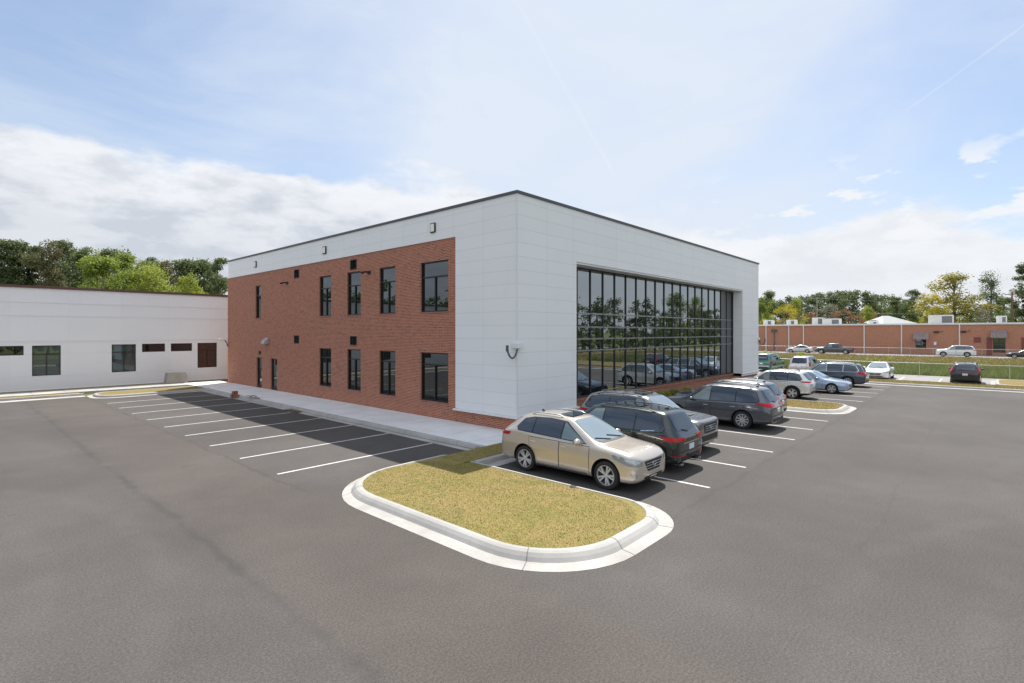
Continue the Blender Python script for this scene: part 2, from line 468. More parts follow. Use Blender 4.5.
M['pole_brown'] = simple('brown_pole', (0.18, 0.10, 0.065), 0.9)
M['awning'] = simple('awning_canvas', (0.30, 0.235, 0.235), 0.8, var=0.15)
M['hvac'] = simple('unit_metal', (0.66, 0.655, 0.63), 0.5, 0.1, var=0.06)
M['grille'] = simple('unit_grille', (0.16, 0.16, 0.16), 0.6)
M['door_red'] = simple('dull_red_door', (0.22, 0.06, 0.05), 0.6)
M['metal_roof'] = simple('metal_roof', (0.33, 0.345, 0.35), 0.6, 0.0, var=0.10)
M['turf'] = turf('lawn', ((0.255, 0.21, 0.072), (0.30, 0.225, 0.10), (0.17, 0.18, 0.05)))
M['strip'] = turf('strip_lawn', ((0.26, 0.195, 0.08), (0.235, 0.18, 0.075), (0.19, 0.17, 0.055)))
M['field'] = turf('field', ((0.24, 0.19, 0.08), (0.18, 0.17, 0.06), (0.27, 0.20, 0.10)), 0.25, 8)
M['terrain'] = turf('terrain', ((0.12, 0.16, 0.05), (0.18, 0.18, 0.07), (0.22, 0.19, 0.09)), 0.1, 4)
M['blade'] = foliage('grass_blade', (0.155, 0.18, 0.04), (0.38, 0.29, 0.12), 0.2, 0.75)
M['blade_green'] = foliage('ditch_grass', (0.12, 0.17, 0.035), (0.22, 0.25, 0.07), 0.35, 0.3)
M['blade_dry'] = foliage('dry_grass', (0.29, 0.215, 0.095), (0.20, 0.19, 0.065), 0.25, 0.2)
M['bark'] = simple('bark', (0.11, 0.085, 0.065), 0.95, var=0.3, vscale=4)
M['bark_grey'] = simple('grey_bark', (0.20, 0.18, 0.16), 0.95, var=0.25, vscale=4)
M['leaf_pine'] = foliage('pine_needles', (0.090, 0.130, 0.058), (0.190, 0.225, 0.100), 0.5, 0.5)
M['leaf_spring'] = foliage('spring_leaves', (0.16, 0.22, 0.04), (0.33, 0.39, 0.085), 0.5, 0.5)
M['leaf_lime'] = foliage('lime_leaves', (0.24, 0.29, 0.045), (0.38, 0.42, 0.085), 0.45, 0.5)
M['leaf_yellow'] = foliage('yellow_leaves', (0.36, 0.31, 0.03), (0.52, 0.46, 0.05), 0.45, 0.5)
M['leaf_olive'] = foliage('olive_leaves', (0.19, 0.18, 0.035), (0.38, 0.33, 0.07), 0.4, 0.5)
M['leaf_green'] = foliage('mid_green_leaves', (0.075, 0.12, 0.038), (0.17, 0.22, 0.075), 0.45, 0.5)
M['leaf_rust'] = foliage('rusty_buds', (0.24, 0.12, 0.065), (0.36, 0.20, 0.11), 0.35, 0.5)
M['leaf_brown'] = foliage('brown_needles', (0.12, 0.125, 0.058), (0.20, 0.175, 0.085), 0.4, 0.5)
M['leaf_grey'] = foliage('grey_twigs', (0.20, 0.19, 0.15), (0.30, 0.28, 0.21), 0.3, 0.5)
M['leaf_red'] = foliage('red_shrub', (0.10, 0.022, 0.025), (0.17, 0.05, 0.04), 0.35, 3.0)
# vehicles
M['tyre'] = simple('tyre_rubber', (0.018, 0.018, 0.019), 0.8, var=0.3, vscale=12)
M['rim'] = simple('alloy_rim', (0.52, 0.53, 0.545), 0.32, 0.55)
M['rim_dark'] = simple('hub_dark', (0.03, 0.03, 0.032), 0.5, 0.3)
M['cladding'] = simple('black_trim', (0.022, 0.022, 0.024), 0.55)
M['chrome'] = simple('chrome', (0.75, 0.76, 0.77), 0.12, 1.0)
M['cglass'] = glazing('car_glass', (0.016, 0.019, 0.021), 0.10, 0.0)
M['cglass_light'] = glazing('clear_car_glass', (0.13, 0.17, 0.165), 0.14, 0.0)
M['wshield'] = glazing('windscreen_glass', (0.15, 0.19, 0.195), 0.30, 0.0)
M['lamp_white'] = simple('lamp_clear', (0.34, 0.36, 0.38), 0.08, 0.5, coat=1.0)
M['lamp_dark'] = simple('lamp_smoked', (0.12, 0.125, 0.13), 0.08, 0.3, coat=1.0)
M['lamp_red'] = simple('lamp_red', (0.42, 0.006, 0.010), 0.15, 0.0, coat=0.15, spec=0.3)
M['lamp_amber'] = simple('lamp_amber', (0.60, 0.20, 0.03), 0.15, 0.0, coat=1.0)
M['plate'] = simple('number_plate', (0.66, 0.70, 0.76), 0.5)
# ------------------------------------------------------------------ vehicles
DG = None
def poly_clip(poly, axis, val, keep_less):
    """clip a convex-ish polygon by coordinate"""
    out = []
    n = len(poly)
    ins = lambda p: (p[axis] <= val) if keep_less else (p[axis] >= val)
    for i in range(n):
        a, b = poly[i], poly[(i + 1) % n]
        if ins(a): out.append(a)
        if ins(a) != ins(b):
            t = (val - a[axis]) / (b[axis] - a[axis])
            out.append(tuple(a[k] + (b[k] - a[k]) * t for k in range(2)))
    return out

def fill2d(poly, res):
    """dense triangulation of a 2d polygon"""
    P = []
    n = len(poly)
    for i in range(n):
        a, b = Vector(poly[i]), Vector(poly[(i + 1) % n])
        k = max(1, int((b - a).length / res))
        for j in range(k): P.append(a.lerp(b, j / k))
    nb = len(P)
    x0, x1 = min(p.x for p in P), max(p.x for p in P); y0, y1 = min(p.y for p in P), max(p.y for p in P)
    def inside(q):
        c = False; j = nb - 1
        for i in range(nb):
            if (P[i].y > q[1]) != (P[j].y > q[1]) and q[0] < (P[j].x - P[i].x) * (q[1] - P[i].y) / (P[j].y - P[i].y) + P[i].x: c = not c
            j = i
        return c
    pts = list(P)
    nx, ny = max(1, int((x1 - x0) / res)), max(1, int((y1 - y0) / res))
    for i in range(nx + 1):
        for j in range(ny + 1):
            q = (x0 + (x1 - x0) * (i + .5) / (nx + 1), y0 + (y1 - y0) * (j + .5) / (ny + 1))
            if inside(q) and min((Vector(q) - p).length for p in P) > res * 0.45: pts.append(Vector(q))
    r = delaunay_2d_cdt(pts, [(i, (i + 1) % nb) for i in range(nb)], [list(range(nb))], 1, 1e-5)
    return r[0], r[2]

class Car:
    def __init__(self, s):
        self.s = s; self.L = s['L']; self.W = s['W']; self.H = s['H']
    def X(self, xf): return self.L / 2 - xf
    def shell(self):
        s = self.s; L = self.L
        st = s['st']
        # a mid station in every long gap keeps the subdivided surface near the profile
        S = []
        for i, a in enumerate(st):
            S.append(a)
            if i + 1 < len(st):
                g = st[i + 1][0] - a[0]
                k = 2 if g > 0.5 else (1 if g > 0.22 else 0)
                for j in range(k):
                    t = (j + 1) / (k + 1)
                    S.append(tuple(a[q] + (st[i + 1][q] - a[q]) * t for q in range(6)))
        V = []; F = []
        for (xf, zl, zb, zt, w, wt) in S:
            d = zt - zb; x = L / 2 - xf; hb = zb - zl
            half = [(0, zl), (w * .6, zl), (w * .92, zl + .015), (w * .985, zl + .16 * hb), (w * .982, zl + .40 * hb), (w * .998, zl + .60 * hb), (w * .994, zl + .66 * hb), (w * .975, zl + .88 * hb), (w * .966, zb - .016), (w * .945, zb + .006),
                    (w * .95 * .5 + wt * .5 + .012, zb + .52 * d), (wt, zb + .90 * d), (wt * .74, zb + .985 * d), (0, zt)]
            ring = [(x, y, z) for y, z in half] + [(x, -y, z) for y, z in reversed(half[1:-1])]
            V.extend(ring)
        n = 26; h = 14
        for k in range(len(S) - 1):
            for i in range(n):
                j = (i + 1) % n
                F.append((k * n + i, (k + 1) * n + i, (k + 1) * n + j, k * n + j))
        for k, rev in ((0, False), (len(S) - 1, True)):
            b = k * n
            for i in range(0, h - 1):
                l0, l1 = b + i, b + i + 1
                r0, r1 = b + (n - i) % n, b + (n - i - 1) % n
                q = [l0, l1, r1, r0]
                q = [x for j, x in enumerate(q) if x not in q[:j]]
                F.append(tuple(q if not rev else q[::-1]))
        me = bpy.data.meshes.new('tmp_shell'); me.from_pydata(V, [], F)
        bm = bmesh.new(); bm.from_mesh(me); bmesh.ops.recalc_face_normals(bm, faces=bm.faces); bm.to_mesh(me); bm.free()
        o = bpy.data.objects.new('tmp_shell', me); COL.objects.link(o)
        m = o.modifiers.new('s', 'SUBSURF'); m.levels = 2; m.render_levels = 2
        dg = bpy.context.evaluated_depsgraph_get(); dg.update()
        me2 = bpy.data.meshes.new_from_object(o.evaluated_get(dg))
        bpy.data.objects.remove(o)
        self.bvh = BVHTree.FromPolygons([v.co.copy() for v in me2.vertices], [list(p.vertices) for p in me2.polygons])
        return me2
    def cut_wells(self, me, mats):
        s = self.s
        o = bpy.data.objects.new('tmp_body', me); COL.objects.link(o)
        me.materials.clear()
        for m in mats: me.materials.append(m)
        for p in me.polygons: p.use_smooth = True
        cut = MB()
        for xf in (s['fo'], s['fo'] + s['wb']):
            for sd in (1, -1):
                R = s['R'] + s.get('gap', .065); x = self.X(xf); z = s['R'] + .01
                ring = lambda y: [(x + R * math.cos(2 * math.pi * k / 36), y, z + R * math.sin(2 * math.pi * k / 36)) for k in range(36)]
                a, b = ring(sd * (self.W / 2 - .34)), ring(sd * (self.W / 2 + .15))
                cut.add(a + b, [(i, (i + 1) % 36, 36 + (i + 1) % 36, 36 + i) for i in range(36)] + [tuple(range(36)), tuple(range(36, 72))], 1)
        for (x0, x1, y0, y1, z0, z1) in s.get('cuts', []):
            cut.box(self.X(x1), self.X(x0), y0, y1, z0, z1, 1)
        c = cut.build('tmp_cut', mats, clean=True)
        md = o.modifiers.new('b', 'BOOLEAN'); md.operation = 'DIFFERENCE'; md.object = c; md.solver = 'EXACT'
        dg = bpy.context.evaluated_depsgraph_get(); dg.update()
        me3 = bpy.data.meshes.new_from_object(o.evaluated_get(dg))
        if len(me3.polygons) < 100: print('BOOLEAN FAILED', self.s['name'])
        bpy.data.objects.remove(o); bpy.data.objects.remove(c)
        return me3
    def proj(self, poly, mode, off=.004, res=.07, side=1, alpha=40):
        """lay a 2d polygon onto the body; returns verts, faces. 2d = (xf, z) for sides, (y, z) front/back, (xf, y) top, (s, z) diagonals"""
        L, W = self.L, self.W
        P, F = fill2d(poly, res)
        out = []; ok = []
        ca, sa = math.cos(math.radians(alpha)), math.sin(math.radians(alpha))
        for p in P:
            if mode == 'S': o, d = Vector((self.X(p.x), side * 3, p.y)), Vector((0, -side, 0))
            elif mode == 'F': o, d = Vector((5, p.x, p.y)), Vector((-1, 0, 0))
            elif mode == 'B': o, d = Vector((-5, p.x, p.y)), Vector((1, 0, 0))
            elif mode == 'T': o, d = Vector((self.X(p.x), p.y, 5)), Vector((0, 0, -1))
            elif mode in ('FD', 'BD'):
                k = 1 if mode == 'FD' else -1
                d = Vector((-ca * k, -sa * side, 0)); sv = Vector((-sa * k, ca * side, 0))
                c = Vector((k * (L / 2 - .14), side * (W / 2 - .14), 0))
                # positive s runs outboard round the corner onto the side
                o = c - d * 4 + sv * p.x + Vector((0, 0, p.y))
            h = self.bvh.ray_cast(o, d)
            if h[0] is None: out.append(Vector((0, 0, 0))); ok.append(False)
            else:
                nrm = h[1] if h[1].dot(d) < 0 else -h[1]
                # smooth normal not needed at this offset
                out.append(h[0] + nrm * off - d * off * .5); ok.append(True)
        F = [f for f in F if all(ok[i] for i in f)]
        # reject triangles that bridge a step in depth
        G = []
        for f in F:
            e = max((out[f[i]] - out[f[(i + 1) % len(f)]]).length for i in range(len(f)))
            if e < res * 4: G.append(f)
        return [tuple(v) for v in out], G
    def patch(self, name, poly, mode, mat, parent, sides=(1,), off=.004, res=.07, alpha=40):
        mb = MB()
        for sd in sides:
            v, f = self.proj(poly, mode, off, res, sd, alpha)
            mb.add(v, f, 0, True)
        if not mb.f: return None
        return fixn(mb.build(name, mat, parent), )
    def hit(self, mode, a, b, side=1):
        v, f = self.proj([(a - .01, b - .01), (a + .01, b - .01), (a + .01, b + .01), (a - .01, b + .01)], mode, 0.0, .05, side)
        return Vector(v[0])

def fixn(o):
    """turn patch faces outwards (away from the car's middle)"""
    me = o.data
    bm = bmesh.new(); bm.from_mesh(me)
    for f in bm.faces:
        c = f.calc_center_median(); ref = Vector((c.x * .35, c.y, c.z - .55))
        if f.normal.dot(ref) < 0: f.normal_flip()
    bm.to_mesh(me); bm.free()
    return o

_wheels = {}
def wheel_meshes(R, wd, spokes, style, dark):
    key = (R, wd, spokes, style, dark)
    if key in _wheels: return _wheels[key]
    rr = R * (.70 if R < .37 else .68)
    t = MB(); h = wd / 2
    t.lathe_y([(rr, -h * .8), (rr + .01, -h * .92), (R * .84, -h), (R * .95, -h * .93), (R, -h * .72), (R, h * .72), (R * .95, h * .93), (R * .84, h), (rr + .01, h * .92), (rr, h * .8)], 30)
    hub = MB()
    hub.lathe_y([(.0, -h * .5), (rr * .95, -h * .5), (rr * .99, h * .8), (rr * .93, h * .8), (rr * .9, h * .25), (rr * .75, h * .2), (0.0, h * .22)], 24)
    r = MB()
    r.lathe_y([(rr * 1.0, h * .72), (rr * 1.015, h * .95), (rr * .955, h * .97), (rr * .915, h * .66)], 30)
    r.lathe_y([(.002, h * .86), (rr * .14, h * .86), (rr * .20, h * .76), (rr * .21, h * .35)], 16)
    for k in range(spokes):
        base = 2 * math.pi * k / spokes
        offs = (-.13, .13) if style == 'twin' else (0,)
        for o in offs:
            a0 = base + o * .7; a1 = base + o * (1.5 if style == 'twin' else 1)
            w0, w1 = (.020, .024) if style == 'twin' else (.034 if spokes < 8 else .022, .040 if spokes < 8 else .024)
            p0 = Vector((math.cos(a0), 0, math.sin(a0))) * rr * .13; p1 = Vector((math.cos(a1), 0, math.sin(a1))) * rr * .95
            d = (p1 - p0).normalized(); n = Vector((-d.z, 0, d.x))
            v = []
            for p, w, y in ((p0, w0, h * .80), (p1, w1, h * .88)):
                for sg, dy in ((-1, 0), (1, 0), (1, -.035), (-1, -.035)):
                    q = p + n * w * sg * (1.25 if dy else 1); v.append((q.x, y + dy, q.z))
            r.add(v, [(0, 1, 5, 4), (1, 2, 6, 5), (3, 0, 4, 7), (2, 3, 7, 6), (4, 5, 6, 7)], 0)
    _wheels[key] = (t, hub, r)
    return _wheels[key]

PAINT_CACHE = {}
def make_car(s, name, label, cat, loc, heading, pcol, metal=.4, group='vehicles parked in the lot', detail=True, wheels=None):
    """heading in degrees: direction the nose points in the world"""
    c = Car(s)
    root = empty(name, loc, math.radians(heading)); tag(root, label, cat, group)
    pm = paint(name.replace('_', ' ') + ' paint', pcol, metal)
    shell = c.shell()
    me = c.cut_wells(shell, [pm, M['cladding']])
    zc = s.get('zclad', 0); arch = s.get('arch', 0)
    axs = (c.X(s['fo']), c.X(s['fo'] + s['wb']))
    for p in me.polygons:
        if p.material_index == 0:
            z = p.center.z
            if z < zc: p.material_index = 1
            elif arch and abs(p.center.y) > s['W'] * .40 and min(math.hypot(p.center.x - a, z - s['R']) for a in axs) < s['R'] + .065 + arch: p.material_index = 1
    me.name = 'body'
    me.polygons.foreach_set('use_smooth', [True] * len(me.polygons))
    me.set_sharp_from_angle(angle=math.radians(50))
    body = bpy.data.objects.new('body', me); COL.objects.link(body); body.parent = root
    # doors: shut-line underlay plus a panel a hair proud of it
    for dname, (xa, xb, za, zb2) in s.get('doors', []):
        for sd in (1, -1):
            mb = MB()
            for grow, off, mi in ((.012, .0025, 0), (0, .005, 1)):
                poly = [(xa - grow, za - grow), (xb + grow, za - grow), (xb + grow, zb2 + grow), (xa - grow, zb2 + grow)]
                pts = []
                for i in range(4):
                    a, b = Vector(poly[i]), Vector(poly[(i + 1) % 4])
                    for j in range(14): pts.append(a.lerp(b, j / 14))
                for xw in (s['fo'], s['fo'] + s['wb']):
                    for q in pts:
                        dv = q - Vector((xw, s['R']))
                        Rr = s['R'] + .065 + max(.05, arch + .015) - grow
                        if dv.length < Rr:
                            q.xy = (Vector((xw, s['R'])) + dv.normalized() * Rr)
                v, f = c.proj([tuple(q) for q in pts], 'S', off, .10, sd)
                mb.add(v, f, mi, True)
            d = fixn(mb.build('door', [M['cladding'], pm], root))
            hx = xa + (xb - xa) * .84
            p = c.hit('S', hx, zb2 - .10, sd)
            hb = MB(); hb.bbox(p.x - .10, p.x + .10, p.y - .012 * 1, p.y + .012, p.z - .014, p.z + .014, .006)
            hb.v = [(x, y + sd * .022, z) for x, y, z in hb.v]
            hb.build('handle', M['chrome'] if s.get('chrome_handle') else pm, d)
    # glass
    side = s['dlo']; cuts = s['pillars']
    xs = [min(p[0] for p in side)] + list(cuts) + [max(p[0] for p in side)]
    for sd in (1, -1):
        for i in range(len(xs) - 1):
            q = side
            if i > 0: q = poly_clip(q, 0, xs[i] + .022, False)
            if i < len(xs) - 2: q = poly_clip(q, 0, xs[i + 1] - .022, True)
            if len(q) < 3: continue
            g = M['cglass_light'] if (i == 0 and s.get('light_front', True)) else M['cglass']
            c.patch('side_window', q, 'S', g, root, (sd,), .006)
        c_t = c.patch('window_trim', [(x, z) for x, z in s['dlo_out']], 'S', M['chrome'] if s.get('chrome_trim') else M['cladding'], root, (sd,), .0025)
    a, b, wa, wb_ = s['ws']
    c.patch('windscreen', [(a - .03, 0), (a, wa * .75), (a + .10, wa), (b, wb_), (b - .04, wb_ * .5), (b - .045, 0), (b - .04, -wb_ * .5), (b, -wb_), (a + .10, -wa), (a, -wa * .75)], 'T', M['wshield'], root, (1,), .006, .10)
    if 'rg' in s:
        z0, z1, w0, w1 = s['rg']
        rw = c.patch('rear_window', [(-w0, z0 + .02), (-w0 * .6, z0), (w0 * .6, z0), (w0, z0 + .02), (w1, z1), (-w1, z1)], 'B', M['cglass'], root, (1,), .006)
        if detail and rw and s.get('wiper'):
            p, q = c.hit('B', .02, z0 - .02), c.hit('B', .34, z0 + .05)
            t = MB(); t.tube([p + Vector((-.03, 0, 0)), q + Vector((-.025, 0, 0))], .012, 5); t.build('wiper', M['black'], rw)
    if 'rgt' in s:
        a, b, wa, wb_ = s['rgt']
        c.patch('rear_window', [(a, -wa), (b, -wb_), (b + .02, 0), (b, wb_), (a, wa), (a - .02, 0)], 'T', M['cglass'], root, (1,), .006, .10)
    for k, (mat_, polys) in s.get('tops', {}).items():
        for poly in polys: c.patch(k, poly, 'T', M[mat_], root, (1,), .014)
    for mode, poly in s.get('lines', []): c.patch('shut_line', poly, mode, M['cladding'], root, (1,), .004, .05)
    if 'cowl' in s:
        a, b, wa = s['cowl']
        cw = c.patch('cowl', [(a - .03, 0), (a, wa * .8), (a + .10, wa), (b + .10, wa), (b, wa * .8), (b - .03, 0), (b, -wa * .8), (b + .10, -wa), (a + .10, -wa), (a, -wa * .8)], 'T', M['cladding'], root, (1,), .004, .06)
        if detail and cw:
            for y0, y1 in ((.45, -.05), (-.12, -.62)):
                p, q = c.hit('T', a + .06, y0), c.hit('T', b + .14, y1)
                t = MB(); t.tube([p + Vector((0, 0, .02)), q + Vector((0, 0, .025))], .011, 5); t.build('wiper', M['black'], cw)
    for sd in (1, -1):
        hl = s['hl']; c.patch('headlight', hl, 'FD', M[s.get('hlm', 'lamp_white')], root, (sd,), .006, .05)
        if 'fog' in s: c.patch('fog_light', s['fog'], 'FD', M['lamp_white'], root, (sd,), .006, .04)
        c.patch('tail_light', s['tl'], 'BD', M['lamp_red'], root, (sd,), .007, .05, s.get('tla', 40))
        if 'tl_clear' in s: c.patch('reversing_light', s['tl_clear'], 'BD', M['lamp_white'], root, (sd,), .008, .05, s.get('tla', 40))
    for nm, mat_, mode, poly in s.get('trim', []):
        for sd in ((1, -1) if mode in ('S', 'FD', 'BD') else (1,)): c.patch(nm, poly, mode, M[mat_], root, (sd,), .006, .06)
    if 'grille' in s:
        g = c.patch('grille', s['grille'], 'F', M['cladding'], root, (1,), .006, .06)
        if g and detail:
            y0 = min(p[0] for p in s['grille']); y1 = max(p[0] for p in s['grille']); z0 = min(p[1] for p in s['grille']); z1 = max(p[1] for p in s['grille'])
            t = MB()
            for k in range(1, 4):
                z = z0 + (z1 - z0) * k / 4
                pts = []
                for j in range(9):
                    y = y0 * .84 + (y1 - y0) * .84 * j / 8
                    h = c.bvh.ray_cast(Vector((5, y, z)), Vector((-1, 0, 0)))
                    if h[0]: pts.append(h[0] + Vector((.010, 0, 0)))
                if len(pts) > 2: t.tube(pts, .009, 4)
            if t.f: t.build('grille_bar', M['chrome'], g)
            h = c.bvh.ray_cast(Vector((5, 0, (z0 + z1) / 2 + .02)), Vector((-1, 0, 0)))
            if h[0]:
                e = MB(); e.tube([h[0] + Vector((.02, .085 * math.cos(k * math.pi / 8), .055 * math.sin(k * math.pi / 8))) for k in range(17)], .009, 5)
                e.build('emblem', M['chrome'], root)
    if 'plate' in s:
        z = s['plate']
        h = c.bvh.ray_cast(Vector((-5, 0, z)), Vector((1, 0, 0)))
        t = MB(); t.bbox(h[0].x - .018, h[0].x + .03, -.155, .155, z - .077, z + .077, .004); t.build('number_plate', M['plate'], root)
    # mirrors
    mx, mz = s['mirror']
    for sd in (1, -1):
        p = c.hit('S', mx, mz, sd)
        t = MB(); t.ellipsoid((p.x + .01, p.y + sd * .13, mz + .07), (.085, .125, .085)); t.tube([(p.x, p.y - sd * .02, mz), (p.x, p.y + sd * .10, mz + .03)], .028, 6)
        mo = t.build('wing_mirror', pm, root)
        g = MB(); g.ellipsoid((p.x - .055, p.y + sd * .13, mz + .07), (.03, .10, .065)); g.build('mirror_glass', M['cglass'], mo)
    if 'rails' in s:
        ra, rb, ry = s['rails']
        for sd in (1, -1):
            pts = []
            for j in range(9):
                xf = ra + (rb - ra) * j / 8
                h = c.bvh.ray_cast(Vector((c.X(xf), sd * ry, 5)), Vector((0, 0, -1)))
                lift = .045 if 0 < j < 8 else -.01
                pts.append(h[0] + Vector((0, 0, lift)))
            t = MB(); t.tube(pts, .018, 6); t.build('roof_rail', M[s.get('railm', 'galv')], root)
        if s.get('crossbars'):
            for xf in s['crossbars']:
                pts = []
                for j in range(5):
                    y = -ry + 2 * ry * j / 4
                    pts.append((c.X(xf), y, s['H'] + .035))
                t = MB(); t.tube(pts, .016, 6); t.build('roof_crossbar', M[s.get('railm', 'galv')], root)
    if 'fin' in s:
        h = c.bvh.ray_cast(Vector((c.X(s['fin']), 0, 5)), Vector((0, 0, -1)))
        t = MB(); z = h[0].z; x = c.X(s['fin'])
        t.add([(x + .10, 0, z), (x - .06, .022, z), (x - .06, -.022, z), (x - .05, 0, z + .065)], [(0, 1, 3), (0, 3, 2), (1, 2, 3)], 0); t.build('aerial', M['cladding'], root)
    if 'exhaust' in s:
        for y in s['exhaust']:
            t = MB(); t.tube([(-c.L / 2 + .25, y, .27), (-c.L / 2 + .01, y, .27)], .035, 8); t.build('exhaust_pipe', M['chrome'], root)
    if 'tow' in s:
        t = MB(); t.box(-c.L / 2 - .14, -c.L / 2 + .1, -.03, .03, .36, .42); t.tube([(-c.L / 2 - .11, 0, .42), (-c.L / 2 - .11, 0, .48)], .03, 8); t.build('tow_bar', M['black'], root)
    # wheels
    R, wd = s['R'], s['tw']
    sp, style = wheels or s.get('spokes', (5, 'twin'))
    tm, hm, rm = wheel_meshes(R, wd, sp, style, False)
    first = None
    for xf in (s['fo'], s['fo'] + s['wb']):
        for sd in (1, -1):
            y = sd * (s['W'] / 2 - wd / 2 - .025)
            if first is None:
                w = hm.build('wheel', M['rim_dark'], root); tm.build('tyre', M['tyre'], w, sharp=math.radians(40)); rm.build('rim', M['rim'], w, sharp=math.radians(35))
                first = w
            else: w = copy_tree(first, root)
            w.location = (c.X(xf), y, R)
            w.rotation_euler = (0, random.uniform(0, 1.2), 0 if sd > 0 else math.pi)
    return root

def V(*a): return a
def suv(name, L, W, H, wb, fo, R=.36, hood=1.02, cowl=1.2, wst=2.0, rend=None, belt=1.04, wt=.63, blunt=.0, rear_rake=.28, rise=.06, **kw):
    """profile of a tall five-door car; all distances from the nose"""
    w = W / 2
    rend = rend or L - .45
    nz = hood - .20 + blunt * .12
    st = [(0.0, .36, nz - .10, nz - .02, w * (.70 + blunt * .12), w * (.52 + blunt * .15)),
          (.05, .27, nz - .03, nz + .05, w * (.82 + blunt * .08), w * (.64 + blunt * .12)),
          (.20, .22, hood - .14 + blunt * .05, hood - .06 + blunt * .03, w * .945, w * .76),
          (.45, .20, hood - .08, hood + .00, w * .985, w * .80),
          (cowl - .05, .20, belt - .07, hood + .085, w * .995, w * .79),
          (cowl + .12, .20, belt - .05, hood + .15, w, w * .78),
          (wst - .04, .20, belt - .02, H - .09, w, wt + .02),
          (wst + .12, .20, belt - .01, H - .035, w, wt),
          (wst + .7, .20, belt + .005, H, w, wt),
          ((wst + rend) / 2 + .35, .20, belt + rise * .5, H - .01, w, wt),
          (rend - .22, .21, belt + rise * .9, H - .055, w * .99, wt * .97),
          (rend - .02, .22, belt + rise, H - .10, w * .98, wt * .95),
          (rend + rear_rake * .60, .24, belt + rise * .6, belt + rise + .20, w * .955, wt * .93),
          (rend + rear_rake, .27, belt - .02, belt + .09, w * .93, wt * .98),
          (L - .05, .32, belt - .14, belt - .04, w * .88, wt * 1.0),
          (L, .40, belt - .30, belt - .20, w * .78, wt * .9)]
    zt = H - .165
    b0, b1 = belt + .015, belt + rise + .015
    dlo = [(cowl + .34, b0), (wst + .20, zt + .01), (wst + .8, zt + .05), (rend - .55, zt + .02), (rend - .22, zt - .05), (rend - .02, b1 + .10), (rend - .12, b1)]
    cx, cz = sum(p[0] for p in dlo) / len(dlo), sum(p[1] for p in dlo) / len(dlo)
    def grow(p):
        return (p[0] + (.03 if p[0] > cx else -.04), p[1] + (.022 if p[1] > cz else -.022))
    s = dict(name=name, L=L, W=W, H=H, wb=wb, fo=fo, R=R, tw=.235, st=st, dlo=dlo, dlo_out=[grow(p) for p in dlo],
             pillars=(fo + wb * .53, fo + wb * .90), ws=(cowl + .05, wst + .03, w * .76, wt * .90),
             rg=(belt + rise + .03, H - .15, wt * .93, wt * .86),
             doors=[('front', (cowl + .20, fo + wb * .53 + .02, .34, belt - .055)), ('rear', (fo + wb * .53 + .045, fo + wb * .90 + .10, .34, belt - .045))],
             hl=[(-.28, hood - .27), (.22, hood - .21), (.34, hood - .12), (.10, hood - .13), (-.24, hood - .18)],
             tl=[(-.30, belt - .10), (.24, belt - .10), (.30, belt + .0), (-.26, belt + .0)],
             grille=[(-.40, hood - .46), (.40, hood - .46), (.46, hood - .22), (-.46, hood - .22)],
             trim=[('bumper_intake', 'cladding', 'F', [(-.55, .33), (.55, .33), (.5, .44), (-.5, .44)]),
                   ('rear_valance', 'cladding', 'B', [(-.62, .36), (.62, .36), (.66, .50), (-.66, .50)])],
             lines=[('T', [(.35, w * .66), (cowl - .02, w * .76), (cowl - .02, w * .76 + .016), (.35, w * .66 + .016)]), ('T', [(.35, -w * .66), (.35, -w * .66 - .016), (cowl - .02, -w * .76 - .016), (cowl - .02, -w * .76)]), ('B', [(-.74, .615), (.74, .615), (.74, .632), (-.74, .632)])], cowl=(cowl - .03, cowl + .06, w * .72),
             mirror=(cowl + .52, belt - .02), rails=(wst + .25, rend - .35, wt * .90), fin=rend - .35, plate=.82, wiper=True, zclad=.27, fogless=True)
    s.update(kw)
    return s

